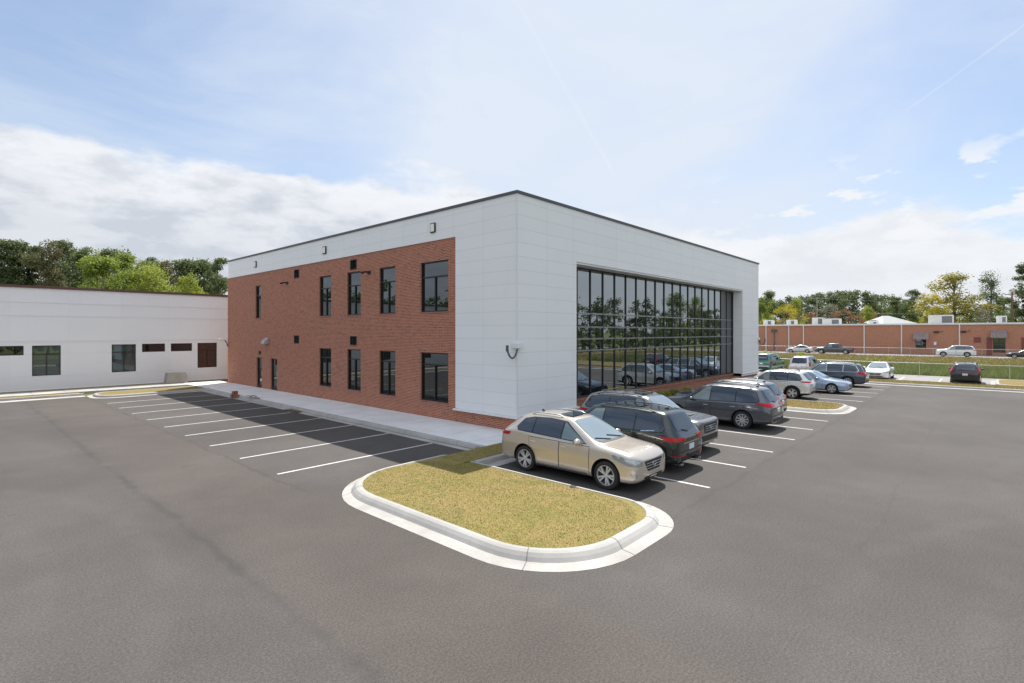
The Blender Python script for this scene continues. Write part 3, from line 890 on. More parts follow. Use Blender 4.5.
def sedan(name, L, W, H, wb, fo, R=.33, hood=.86, cowl=1.25, wst=2.05, rroof=3.2, deck=4.1, belt=.93, wt=.56, **kw):
    w = W / 2
    st = [(0.0, .32, hood - .28, hood - .22, w * .66, w * .48),
          (.06, .24, hood - .20, hood - .13, w * .80, w * .62),
          (.25, .19, hood - .13, hood - .05, w * .94, w * .74),
          (.6, .17, hood - .06, hood + .02, w * .985, w * .78),
          (cowl - .05, .17, belt - .05, hood + .10, w, w * .76),
          (cowl + .12, .17, belt - .04, hood + .16, w, w * .74),
          (wst - .05, .17, belt - .01, H - .07, w, wt + .02),
          (wst + .12, .17, belt, H - .025, w, wt),
          ((wst + rroof) / 2 + .1, .17, belt + .02, H, w, wt),
          (rroof, .18, belt + .04, H - .06, w, wt * .98),
          ((rroof + deck) / 2, .19, belt + .05, (H + belt) / 2 + .12, w * .985, wt * .98),
          (deck, .20, belt + .04, belt + .13, w * .97, wt * 1.05),
          (L - .22, .22, belt + .0, belt + .10, w * .93, wt * 1.15),
          (L - .06, .30, belt - .10, belt + .0, w * .86, wt * 1.1),
          (L, .38, belt - .24, belt - .14, w * .74, wt * .95)]
    zt = H - .135
    dlo = [(cowl + .38, belt + .02), (wst + .22, zt), (wst + .75, zt + .035), (rroof - .05, zt + .005), (deck - .42, belt + .12), (deck - .50, belt + .06)]
    cx, cz = sum(p[0] for p in dlo) / len(dlo), sum(p[1] for p in dlo) / len(dlo)
    s = dict(name=name, L=L, W=W, H=H, wb=wb, fo=fo, R=R, tw=.22, gap=.05, st=st, dlo=dlo,
             dlo_out=[(p[0] + (.03 if p[0] > cx else -.04), p[1] + (.02 if p[1] > cz else -.02)) for p in dlo],
             pillars=(fo + wb * .54, fo + wb * .90), ws=(cowl + .03, wst + .02, w * .74, wt * .92), rgt=(rroof + .07, deck - .05, wt * .86, wt * .98),
             doors=[('front', (cowl + .22, fo + wb * .54 + .02, .30, belt - .05)), ('rear', (fo + wb * .54 + .045, fo + wb * .90 + .12, .30, belt - .04))],
             hl=[(-.30, hood - .24), (.22, hood - .17), (.36, hood - .06), (.08, hood - .09), (-.24, hood - .15)],
             tl=[(-.36, belt - .12), (.24, belt - .10), (.26, belt + .0), (-.34, belt - .01)],
             grille=[(-.34, hood - .42), (.34, hood - .42), (.44, hood - .24), (-.44, hood - .24)],
             trim=[('bumper_intake', 'cladding', 'F', [(-.6, .30), (.6, .30), (.5, .39), (-.5, .39)]),
                   ('rear_valance', 'cladding', 'B', [(-.55, .34), (.55, .34), (.58, .44), (-.58, .44)])],
             lines=[('T', [(.45, w * .62), (cowl - .02, w * .72), (cowl - .02, w * .72 + .016), (.45, w * .62 + .016)]), ('T', [(.45, -w * .62), (.45, -w * .62 - .016), (cowl - .02, -w * .72 - .016), (cowl - .02, -w * .72)])], cowl=(cowl - .03, cowl + .06, w * .70),
             mirror=(cowl + .52, belt - .02), fin=rroof - .1, plate=.70, zclad=.23)
    s.update(kw)
    return s

def pickup(name, L, W, H, wb, fo, hood=1.10, cowl=1.35, wst=2.1, cabend=3.75, belt=1.16, wt=.62, bed=1.12, R=.40, **kw):
    w = W / 2
    st = [(0, .45, hood - .22, hood - .14, w * .84, w * .70), (.05, .36, hood - .14, hood - .06, w * .91, w * .78), (.2, .32, hood - .08, hood + .01, w * .97, w * .82),
          (.6, .32, hood - .05, hood + .04, w, w * .82), (cowl - .04, .32, belt - .05, hood + .09, w, w * .80), (cowl + .12, .32, belt - .04, hood + .17, w, w * .78),
          (wst - .04, .32, belt - .01, H - .08, w, wt + .02), (wst + .12, .32, belt, H - .03, w, wt), ((wst + cabend) / 2, .32, belt, H, w, wt),
          (cabend - .10, .32, belt, H - .03, w, wt), (cabend + .03, .32, belt, H - .08, w, wt * .98), (cabend + .15, .32, bed - .06, bed + .02, w, w * .92), (cabend + .3, .32, bed - .06, bed, w, w * .92),
          (L - .08, .36, bed - .06, bed, w, w * .92), (L, .42, bed - .10, bed - .04, w * .94, w * .88)]
    zt = H - .15
    dlo = [(cowl + .34, belt + .02), (wst + .22, zt), (wst + .8, zt + .03), (cabend - .18, zt + .01), (cabend - .12, belt + .04)]
    s = dict(name=name, L=L, W=W, H=H, wb=wb, fo=fo, R=R, tw=.26, st=st, dlo=dlo, dlo_out=[(p[0] + (.03 if p[0] > 2.4 else -.03), p[1] + (.02 if p[1] > 1.45 else -.02)) for p in dlo],
             pillars=((cowl + cabend) / 2 + .12,), ws=(cowl + .04, wst + .02, w * .76, wt * .9),
             doors=[('front', (cowl + .2, (cowl + cabend) / 2 + .10, .45, belt - .03)), ('rear', ((cowl + cabend) / 2 + .125, cabend - .08, .45, belt - .03))],
             hl=[(-.30, hood - .32), (.24, hood - .30), (.26, hood - .12), (-.28, hood - .14)], tl=[(-.06, bed - .36), (.16, bed - .36), (.16, bed - .05), (-.06, bed - .05)], tla=30,
             grille=[(-.48, hood - .50), (.48, hood - .50), (.50, hood - .14), (-.50, hood - .14)],
             trim=[('front_bumper', 'chrome', 'F', [(-.8, .46), (.8, .46), (.8, .62), (-.8, .62)]), ('rear_bumper', 'chrome', 'B', [(-.8, .47), (.8, .47), (.8, .62), (-.8, .62)])],
             mirror=(cowl + .5, belt - .02), plate=.72, zclad=0,
             cuts=[(cabend + .26, L - .10, -w * .84, w * .84, bed - .50, bed + .3)])
    s.update(kw)
    return s
# ------------------------------------------------------------------ the two-storey building
def frame_window(root, y0, y1, z0, z1, splits_z, mid, depth=.12, glass='glass_dark', name='window'):
    """black aluminium window set in the x=0 facade; splits_z = transom height, mid = centre mullion below it"""
    f = MB(); b = .055; xa, xb = depth - .05, depth + .05
    f.box(xa, xb, y0, y0 + b, z0, z1); f.box(xa, xb, y1 - b, y1, z0, z1)
    f.box(xa, xb, y0 + b, y1 - b, z0, z0 + b); f.box(xa, xb, y0 + b, y1 - b, z1 - b, z1)
    zt = splits_z
    if zt: f.box(xa + .004, xb, y0 + b, y1 - b, zt - .03, zt + .03)
    if mid is not None: f.box(xa + .004, xb, mid - .03, mid + .03, z0 + b, (zt - .03) if zt else z1 - b)
    w = f.build(name, M['black'], root)
    g = MB(); x = depth + .012
    g.quad((x, y1 - b, z0 + b), (x, y0 + b, z0 + b), (x, y0 + b, z1 - b), (x, y1 - b, z1 - b)); g.build('pane', M[glass], w)
    s = MB(); s.bbox(-.03, xa - .003, y0 - .03, y1 + .03, z0 - .075, z0 - .004, .008); s.build('sill', M['brick_sill'], w)
    return w

M['brick_sill'] = brick('brick_sill', (0.28, 0.10, 0.065), (0.40, 0.15, 0.10), (0.08, 0.05, 0.05), (0.34, 0.29, 0.25), 0.072, 0.3)

def office():
    root = empty('office_building', (0, 0, 0))
    tag(root, 'two storey red brick and white panel office with big tinted glass wall', 'building')
    H = 9.46; XE, YE = 29.0, 30.0
    wins = [(4.08, 6.05, 4.97, 7.28, 6.58, 5.08), (4.08, 6.05, .88, 3.10, 2.54, 5.08), (8.05, 9.44, 4.97, 7.31, 6.58, 8.74), (8.05, 9.44, .88, 3.10, 2.56, 8.74),
            (11.18, 12.56, 4.97, 7.32, 6.58, 11.87), (11.18, 12.56, .89, 3.11, 2.56, 11.87), (14.30, 15.68, 4.98, 7.32, 6.6, 14.99), (14.30, 15.68, .89, 3.10, 2.56, 14.99),
            (23.95, 24.88, 5.02, 7.31, 6.6, None)]
    doors = [(23.80, 24.70, .14, 2.27), (21.38, 22.38, .14, 2.27)]
    vents = [(11.57, 12.24, 7.43, 8.0), (18.22, 18.92, 7.43, 8.0), (11.57, 12.24, 3.32, 3.84), (18.22, 18.92, 3.32, 3.84)]
    # brick skin
    b = MB()
    holes = [w[:4] for w in wins] + doors + vents
    wall_holes(b, 0, 0.0, 3.55, YE + .12, 0.0, 8.20, holes, .20)
    b.box(.001, .03, 0.031, 3.548, 0.0, .70)                        # low brick base under the white corner
    b.quad((0, YE + .12, 0), (0, YE + .12, 8.2), (.4, YE + .12, 8.2), (.4, YE + .12, 0))
    b.quad((0, 3.55, 8.2), (0, YE + .12, 8.2), (.3, YE + .12, 8.2), (.3, 3.55, 8.2))
    b.box(.03, 3.93, .03, .06, 0.0, .70)                            # base along the glass front, corner pier
    b.box(25.31, XE - .03, .03, .06, 0.0, .93)                      # base of the far pier
    b.box(3.93, 25.31, .70, .76, 0.0, .90)                          # wall under the glass
    b.box(3.90, 3.93, .06, .70, 0.0, .70); b.box(25.31, 25.34, .06, .70, 0.0, .93)
    b.box(3.93, 25.31, .60, .70, .84, .92)                          # rowlock course under the glass
    b.box(XE - .06, XE - .03, .06, YE, 0, .93)
    b.box(.4, XE - .1, YE, YE + .1, 0, 8.2)
    b.build('brick_wall', M['brick'], root)
    # white cladding
    c = MB(); o = -.05
    wall_holes(c, 0, o, o, 3.55, .74, 8.2, [], .1)
    wall_holes(c, 0, o, o, YE - .15, 8.2, H, [], .1)
    c.quad((o, 3.55, .74), (.0, 3.55, .74), (.0, 3.55, 8.2), (o, 3.55, 8.2))
    c.quad((o, 3.55, 8.199), (.05, 3.55, 8.199), (.05, YE - .15, 8.199), (o, YE - .15, 8.199))
    c.quad((o, YE - .15, 8.2), (o, YE - .15, H), (.4, YE - .15, H), (.4, YE - .15, 8.2))
    wall_holes(c, 1, o, o, XE, .74, H, [(3.93, 25.31, .74, 7.19)], .68, bottom=False)
    c.box(.35, XE - .35, YE - .6, YE - .15, 8.2, H - .02)
    c.quad((XE, o, .74), (XE, YE, .74), (XE, YE, H), (XE, o, H))
    c.build('white_cladding', M['clad'], root)
    fl = MB()
    fl.bbox(-.17, .02, -.17, 3.60, .66, .735, .012); fl.bbox(.02, 4.02, -.17, .05, .66, .735, .012)
    fl.bbox(-.065, -.045, -.065, -.045, .74, H, .003)
    fl.build('base_flashing', M['flash'], root)
    fl = MB(); fl.bbox(25.29, XE + .04, -.12, .04, .90, .94, .008); fl.build('base_flashing', M['flash'], root)
    sf = MB(); sf.box(3.93, 25.31, .0, .64, 7.10, 7.186); sf.build('head_trim', M['flash'], root)
    cp = MB()
    e = .06
    cp.bbox(-.05 - e, .30, -.05 - e, YE, H, H + .11, .012); cp.bbox(.30, XE + e, -.05 - e, .30, H, H + .11, .012)
    cp.bbox(XE - .3, XE + e, .30, YE, H, H + .11, .012); cp.bbox(.30, XE - .3, YE - .4, YE, H, H + .11, .012)
    cp.build('roof_coping', M['coping'], root)
    r = MB(); r.box(.2, XE - .2, .2, YE - .2, 9.0, 9.1); r.build('roof', M['roof'], root)
    for w in wins: frame_window(root, *w)
    for (y0, y1, z0, z1) in doors:
        d = MB(); t = .07; xa, xb = .09, .15
        d.box(xa, xb, y0, y0 + t, z0, z1); d.box(xa, xb, y1 - t, y1, z0, z1); d.box(xa, xb, y0 + t, y1 - t, z1 - t, z1); d.box(xa, xb, y0 + t, y1 - t, z0, z0 + .22)
        do = d.build('door', M['black'], root)
        g = MB(); g.quad((.125, y1 - t, z0 + .22), (.125, y0 + t, z0 + .22), (.125, y0 + t, z1 - t), (.125, y1 - t, z1 - t)); g.build('pane', M['glass_dark'], do)
        h = MB(); h.tube([(.05, y0 + .14, 1.0), (.05, y0 + .14, 1.4)], .014); h.tube([(.05, y0 + .14, 1.02), (.10, y0 + .14, 1.02)], .01); h.tube([(.05, y0 + .14, 1.38), (.10, y0 + .14, 1.38)], .01); h.build('handle', M['galv'], do)
    for (y0, y1, z0, z1) in vents:
        v = MB(); v.box(.0 - .012, .05, y0, y0 + .05, z0, z1); v.box(-.012, .05, y1 - .05, y1, z0, z1); v.box(-.012, .05, y0 + .05, y1 - .05, z1 - .05, z1); v.box(-.012, .05, y0 + .05, y1 - .05, z0, z0 + .05)
        v.box(.15, .17, y0, y1, z0, z1)
        n = 6
        for k in range(n):
            z = z0 + .06 + (z1 - z0 - .12) * k / (n - 1)
            v.add([(.0, y0 + .05, z - .035), (.0, y1 - .05, z - .035), (.07, y1 - .05, z + .03), (.07, y0 + .05, z + .03)], [(0, 1, 2, 3)], 0)
        v.build('louvre_vent', M['bronze'], root)
    for y, z in ((10.35, 7.16), (19.85, 7.2)):
        s = MB(); s.bbox(-.04, .01, y - .12, y + .12, z - .10, z + .10, .01); s.tube([(-.03, y + .02, z + .02), (-.22, y + .06, z + .03), (-.36, y + .10, z - .0)], .045, 8); s.ellipsoid((-.36, y + .10, z - .03), (.09, .09, .06))
        s.build('gooseneck_fixture', M['black'], root)  # small black wall fixture on a bent arm
    # glass wall set back in the white surround
    g0, g1, zb, zt, yg = 3.93, 25.31, .92, 7.10, .72
    cw = empty('curtain_wall', (0, 0, 0)); cw.parent = root
    n = 19; bw = (g1 - g0) / n
    zs = [zb, 3.16, 3.72, 4.29, 4.94, zt]
    for i in range(n):
        xa, xb = g0 + i * bw, g0 + (i + 1) * bw
        op = i >= n - 2
        for j in range(len(zs) - 1):
            if op and j > 0: continue
            p = MB(); za, zc = (zs[0], zs[-1]) if op else (zs[j], zs[j + 1])
            # each light of glass sits a hair out of true, as real glazing does
            a = random.uniform(-.0012, .0012); q = random.uniform(-.0012, .0012)
            p.quad((xa, yg + .02 + a, za), (xb, yg + .02 - a, za), (xb, yg + .02 - a + q, zc), (xa, yg + .02 + a + q, zc))
            p.build('infill_panel' if op else 'pane', M['spandrel'] if op else M['glass'], cw)
    mu = MB()
    for i in range(1, n):
        m1 = MB(); m1.box(g0 + i * bw - .027, g0 + i * bw + .027, yg - .03, yg + .012, zb + .06, zt - .06); m1.build('mullion', M['mull'], cw)
    mu.box(g0, g0 + .06, yg - .05, yg + .012, zb, zt); mu.box(g1 - .06, g1, yg - .05, yg + .012, zb, zt)
    mu.box(g0 + .06, g1 - .06, yg - .05, yg + .012, zb, zb + .06); mu.box(g0 + .06, g1 - .06, yg - .05, yg + .012, zt - .06, zt)
    mu.build('perimeter_frame', M['mull'], cw)
    for z in zs[1:-1]:
        tr = MB(); tr.box(g0 + .061, g1 - .061, yg - .024, yg + .010, z - .036, z + .036); tr.build('transom', M['transom'], cw)
    # attached lamps and cameras are things of their own
    for (y0, y1, z0, z1), lb in zip(((4.87, 5.21, 8.56, 9.0), (14.72, 15.10, 8.58, 9.02), (24.52, 24.88, 8.62, 9.05)),
                                    ('square white wall lamp high on white band above nearest large window', 'square white wall lamp on the middle of the white band', 'small square wall lamp at far left end of the white band')):
        t = empty('wall_lamp', (-.05, (y0 + y1) / 2, z0)); tag(t, lb, 'wall lamp', 'square lamps on the white band')
        m = MB(); m.bbox(-.12, -.052, y0, y1, z0, z1, .015); m.build('housing', M['bronze'], t, origin=t.location)
        m = MB(); m.bbox(-.135, -.118, y0 + .045, y1 - .045, z0 + .045, z1 - .045, .006); m.build('lens', M['lens'], t, origin=t.location)
    t = empty('flood_light', (0, 22.9, 3.25)); tag(t, 'grey tilted floodlight on brick above the two doors', 'floodlight')
    m = MB(); m.add([(-.02, 22.62, 3.28), (-.02, 23.18, 3.28), (-.34, 23.18, 3.30), (-.34, 22.62, 3.30), (-.02, 22.62, 3.66), (-.02, 23.18, 3.66), (-.26, 23.18, 3.46), (-.26, 22.62, 3.46)],
                    [(0, 3, 2, 1), (4, 5, 6, 7), (0, 1, 5, 4), (1, 2, 6, 5), (2, 3, 7, 6), (3, 0, 4, 7)]); m.build('housing', M['galv'], t, origin=t.location)
    m = MB(); m.box(-.31, -.06, 22.68, 23.12, 3.25, 3.278); m.build('lens', M['lens'], t, origin=t.location)
    t = empty('door_buzzer', (0, 24.1, 2.52)); tag(t, 'small dark box on brick right above the left door', 'box')
    m = MB(); m.bbox(-.07, -.003, 23.98, 24.22, 2.50, 2.72, .01); m.build('housing', M['black'], t, origin=t.location)
    def sec_cam(loc, pts, plate, lb):
        t = empty('security_camera', loc); tag(t, lb, 'camera', 'security cameras on bent arms')
        m = MB(); m.bbox(*plate, .012); m.build('bracket', M['flash'], t, origin=loc)
        m = MB(); m.tube(pts, .035, 8); m.build('arm', M['gunmetal'], t, origin=loc)
        p = pts[-1]
        m = MB(); m.tube([(p[0], p[1], p[2] - .04), (p[0], p[1], p[2] + .14)], .055, 10); m.ellipsoid((p[0], p[1], p[2] - .05), (.06, .06, .06)); m.build('camera_head', M['gunmetal'], t, origin=loc)
    arc = lambda x, y, dx, dy, z: [(x + dx * k, y + dy * k, z - .38 * math.sin(math.pi * min(1, .5 + .5 * abs(1 - 2 * k)) + 0) * 0 - .36 * (1 - (2 * k - 1) ** 2) ** .8) for k in [i / 10 for i in range(11)]]
    sec_cam((-.06, -.06, 3.36), arc(-.16, -.16, -.36, .20, 3.40), (-.24, .12, -.24, .12, 3.42, 3.62), 'grey security camera on hooked arm at the white building corner')
    sec_cam((XE, -.06, 3.3), arc(XE - .1, -.12, .0, -.45, 3.4), (XE - .2, XE + .06, -.16, -.053, 3.42, 3.62), 'small hooked security camera at far right end of white facade')
    loc = (0, YE - .1, 3.2)
    t = empty('security_camera', loc); tag(t, 'white security camera jutting from the left end of the brick wall', 'camera', 'security cameras on bent arms')
    m = MB(); m.tube([(-.02, YE - .1, 3.0), (-.10, YE - .1, 2.95), (-.14, YE - .1, 3.2), (-.30, YE - .1, 3.42)], .04, 8); m.build('arm', M['gunmetal'], t, origin=loc)
    m = MB(); m.bbox(-.75, -.10, YE - .2, YE, 3.40, 3.54, .02); m.build('camera_head', M['white'], t, origin=loc)
office()

# ------------------------------------------------------------------ long white building
def low_block():
    Y0 = 34.0; x0, x1 = -46.0, 16.0; H = 7.02
    root = empty('low_building', (-15, Y0, 0)); tag(root, 'long single storey white building with brown roof edge and dark windows', 'building')
    O = root.location
    big = [(-10.91, -9.43, 1.07, 3.13), (-6.58, -5.10, 1.08, 3.13), (-.94, .51, 1.13, 3.16), (-17.4, -15.9, 1.07, 3.13), (-23.0, -21.5, 1.07, 3.13)]
    slots = [(-12.62, -11.32, 2.5, 3.13), (-4.72, -3.21, 2.52, 3.15), (-2.82, -1.33, 2.52, 3.15), (-14.9, -13.2, 2.5, 3.13)]
    w = MB()
    wall_holes(w, 1, Y0, x0, x1, 0, H, big + slots, .16)
    w.quad((x1, Y0, 0), (x1, Y0 + 18, 0), (x1, Y0 + 18, H), (x1, Y0, H)); w.quad((x0, Y0 + 18, 0), (x0, Y0, 0), (x0, Y0, H), (x0, Y0 + 18, H)); w.quad((x1, Y0 + 18, 0), (x0, Y0 + 18, 0), (x0, Y0 + 18, H), (x1, Y0 + 18, H))
    w.build('wall', M['stucco'], root, origin=O)
    l = MB()
    for z, h, d in ((6.02, .05, .022), (5.12, .05, .022), (3.34, .14, .018), (2.545, .03, .010), (1.02, .03, .010)):
        segs = [(x0, x1)]
        if z < 3.3:
            for a, b_, c, d_ in sorted(big + slots):
                if c - .05 < z < d_ + .05: segs = [s for q in segs for s in ([(q[0], a - .02), (b_ + .02, q[1])] if q[0] < a < q[1] else [q])]
        for a, b_ in segs: l.box(a, b_, Y0 - d, Y0 + .001, z, z + h)
    l.box(x0, x1, Y0 - .03, Y0 + .001, 0, .14)
    l.build('ledge', M['ledge'], root, origin=O)
    c = MB(); c.bbox(x0 - .1, x1 + .1, Y0 - .10, Y0 + .30, H, H + .16, .012); c.build('roof_coping', M['coping_brown'], root, origin=O)
    r = MB(); r.box(x0 + .1, x1 - .1, Y0 + .30, Y0 + 17.9, H - .3, H - .2); r.build('roof', M['roof'], root, origin=O)
    for i, (a, b_, c0, d0) in enumerate(big + slots):
        f = MB(); t = .06; ya, yb = Y0 + .06, Y0 + .13
        f.box(a, a + t, ya, yb, c0, d0); f.box(b_ - t, b_, ya, yb, c0, d0); f.box(a + t, b_ - t, ya, yb, c0, c0 + t); f.box(a + t, b_ - t, ya, yb, d0 - t, d0)
        if i < 5:
            zt = d0 - .58; f.box(a + t, b_ - t, ya + .004, yb, zt - .03, zt + .03); m = (a + b_) / 2; f.box(m - .03, m + .03, ya + .004, yb, c0 + t, zt - .03)
        fo = f.build('window', M['bronze'], root, origin=O)
        g = MB(); g.quad((a + t, Y0 + .10, c0 + t), (b_ - t, Y0 + .10, c0 + t), (b_ - t, Y0 + .10, d0 - t), (a + t, Y0 + .10, d0 - t)); g.build('pane', M['glass_dark'] if i >= 2 else M['glass_blind'], fo, origin=O)
M['glass_blind'] = glazing('window_over_blinds', (0.055, 0.075, 0.07), 0.10, 0.001)
low_block()

# ------------------------------------------------------------------ ground
def ground():
    # one terrain sheet out to the horizon: flat lot, ditch, bank and road beyond
    xs = [-900, -300, -100, -60, -30, 0, 20, 30, 40, 46.2, 46.8, 47.6, 48.6, 50, 51.5, 53, 54.5, 56, 58, 60, 63, 66, 69, 72, 76, 80, 84, 90, 100, 140, 300, 1200]
    ys = [-900, -300, -120, -60, -40, -30] + list(range(-26, 31, 2)) + [40, 60, 100, 200, 400, 1200]
    def hz(x, y):
        return float(terrain_z(x))
    mb = MB(); V = []; F = []
    for x in xs:
        for y in ys: V.append((x, y, hz(x, y)))
    n = len(ys)
    for i in range(len(xs) - 1):
        for j in range(n - 1): F.append((i * n + j, (i + 1) * n + j, (i + 1) * n + j + 1, i * n + j + 1))
    mb.add(V, F, 0, True)
    tag(mb.build('ground', M['terrain']), 'grassy ground reaching away to the horizon under everything', 'ground', kind='structure')
    f = MB(); V = []; F = []
    fx = [46.6] + [x for x in xs if 46.7 < x < 86] + [87.8]; fy = list(range(-44, 61, 4)); n = len(fy)
    for x in fx:
        for y in fy: V.append((x, y, hz(x, y) + .02))
    for i in range(len(fx) - 1):
        for j in range(n - 1): F.append((i * n + j, (i + 1) * n + j, (i + 1) * n + j + 1, i * n + j + 1))
    f.add(V, F, 0, True); tag(f.build('field_bank', M['field']), 'yellowed grass bank between the drive and the far road', 'field', kind='structure')
    rd = MB(); rd.quad((87.8, -70, .20), (98.9, -70, .20), (98.9, 70, .20), (87.8, 70, .20)); rd.add([(87.8, -70, 0), (87.8, 70, 0), (87.8, 70, .20), (87.8, -70, .20)], [(3, 2, 1, 0)])
    tag(rd.build('far_road', M['pale_asphalt']), 'pale concrete road in front of the far brick building', 'road', kind='structure')
    a = MB(); a.quad((-60, -20, 0), (46.4, -20, 0), (46.4, 28.2, 0), (-60, 28.2, 0))
    tag(a.build('parking_lot', M['asphalt']), 'grey asphalt parking lot with dark paver seams', 'parking lot', kind='structure')
    fl = MB(); fl.quad((37.45, -20, .004), (46.3, -20, .004), (46.3, 20, .004), (37.45, 20, .004))
    tag(fl.build('far_drive', M['pale_asphalt']), 'paler asphalt drive lane beyond the grass strip', 'drive', kind='structure')
    # painted stall lines
    l = MB(); z = .004; h = .05
    for k in range(9):
        y = 1.365 + 2.74 * k; l.quad((-8.72, y - h, z), (-3.08, y - h, z), (-3.08, y + h, z), (-8.72, y + h, z))
    for x in (-1.73, 1.02, 3.70, 6.43, 9.16, 11.93, 21.0, 23.74, 26.5, 29.2, 31.9):
        l.quad((x - h, -8.25, z), (x + h, -8.25, z), (x + h, -2.75, z), (x - h, -2.75, z))
    tag(l.build('road_markings', M['line']), 'white painted stall lines beside the office', 'markings', kind='structure')
    l2 = MB(); z = .008
    for y in (1.9, -1.9, -4.6, -8.1, -10.7, -14.0, -16.7):
        l2.quad((38.0, y - .06, z), (43.2, y - .06, z), (43.2, y + .06, z), (38.0, y + .06, z))
    tag(l2.build('road_markings', M['line']), 'white painted stall lines in the far row by the fence', 'markings', kind='structure')
M['pale_asphalt'] = concrete('pale_asphalt', (0.25, 0.245, 0.24), 0.08)
ground()

def kerb_ring(name, label, outs, joints=()):
    """outs = list of (outline, z) rings from the gutter edge inwards"""
    k = MB()
    for i in range(len(outs) - 1):
        (a, za), (b, zb) = outs[i], outs[i + 1]
        k.loft([[(x, y, za) for x, y in a], [(x, y, zb) for x, y in b]], True, 0 if i < 1 else 1, i > 0)
    for j in joints:
        for i in range(len(outs) - 1):
            (a, za), (b, zb) = outs[i], outs[i + 1]
            n = len(a); p = Vector((*a[j % n], za)); q = Vector((*b[j % n], zb)); t = (Vector(b[(j + 1) % n]) - Vector(b[(j - 1) % n])); t = Vector((t.x, t.y, 0)).normalized() * .009
            d = Vector(((q - p).cross(t))).normalized()
            if d.z < 0 or (abs(d.z) < .1 and d.dot(Vector((p.x + 6, p.y + 4, 0))) < 0): d = -d
            d *= .003
            k.quad(p - t + d, p + t + d, q + t + d, q - t + d, 2)
    return tag(k.build(name, [M['gutter'], M['kerb'], M['joint']]), label, 'kerb', kind='structure')

def blades(n, area, hmin, hmax, seed, zf, mask=None, wid=.012, lean=.35):
    """triangular grass blades; returns numpy verts (3n,3)"""
    rng = np.random.default_rng(seed)
    pts = []
    x0, x1, y0, y1 = area
    while sum(len(p) for p in pts) < n:
        q = rng.random((n, 2)) * (x1 - x0, y1 - y0) + (x0, y0)
        if mask is not None: q = q[mask(q)]
        pts.append(q)
    q = np.concatenate(pts)[:n]
    z = zf(q[:, 0], q[:, 1])
    a = rng.random(n) * 2 * np.pi; h = hmin + (hmax - hmin) * rng.random(n) ** 1.5
    w = wid * (0.6 + .8 * rng.random(n))
    dx, dy = np.cos(a) * w, np.sin(a) * w
    l = rng.normal(0, lean, (n, 2)) * h[:, None]
    v = np.empty((n, 3, 3))
    v[:, 0] = np.stack([q[:, 0] - dx, q[:, 1] - dy, z], 1); v[:, 1] = np.stack([q[:, 0] + dx, q[:, 1] + dy, z], 1)
    v[:, 2] = np.stack([q[:, 0] + l[:, 0], q[:, 1] + l[:, 1], z + h], 1)
    return v.reshape(-1, 3), rng

def raw_mesh(name, v, nper, mats, rng=None, matidx=None):
    """mesh from n separate polygons of nper corners, with a random value per polygon for the leaf shader"""
    n = len(v) // nper
    me = bpy.data.meshes.new(name)
    me.vertices.add(len(v)); me.vertices.foreach_set('co', np.asarray(v, dtype=np.float32).ravel())
    me.loops.add(n * nper); me.loops.foreach_set('vertex_index', np.arange(n * nper, dtype=np.int32))
    me.polygons.add(n); me.polygons.foreach_set('loop_start', np.arange(0, n * nper, nper, dtype=np.int32))
    try: me.polygons.foreach_set('loop_total', np.full(n, nper, dtype=np.int32))
    except Exception: pass
    at_ = me.attributes.new('leafvar', 'FLOAT', 'FACE')
    r = (rng or np.random.default_rng(1)).random(n).astype(np.float32); at_.data.foreach_set('value', r)
    for m in (mats if isinstance(mats, (list, tuple)) else [mats]): me.materials.append(m)
    me.update(); me.validate()
    return me

def obj(name, me, parent=None, loc=(0, 0, 0)):
    o = bpy.data.objects.new(name, me); COL.objects.link(o)
    if parent is not None: o.parent = parent
    o.location = loc
    return o

def in_rr(q, x0, x1, y0, y1, r):
    cx = np.clip(q[:, 0], x0 + r, x1 - r); cy = np.clip(q[:, 1], y0 + r, y1 - r)
    return np.hypot(q[:, 0] - cx, q[:, 1] - cy) <= r

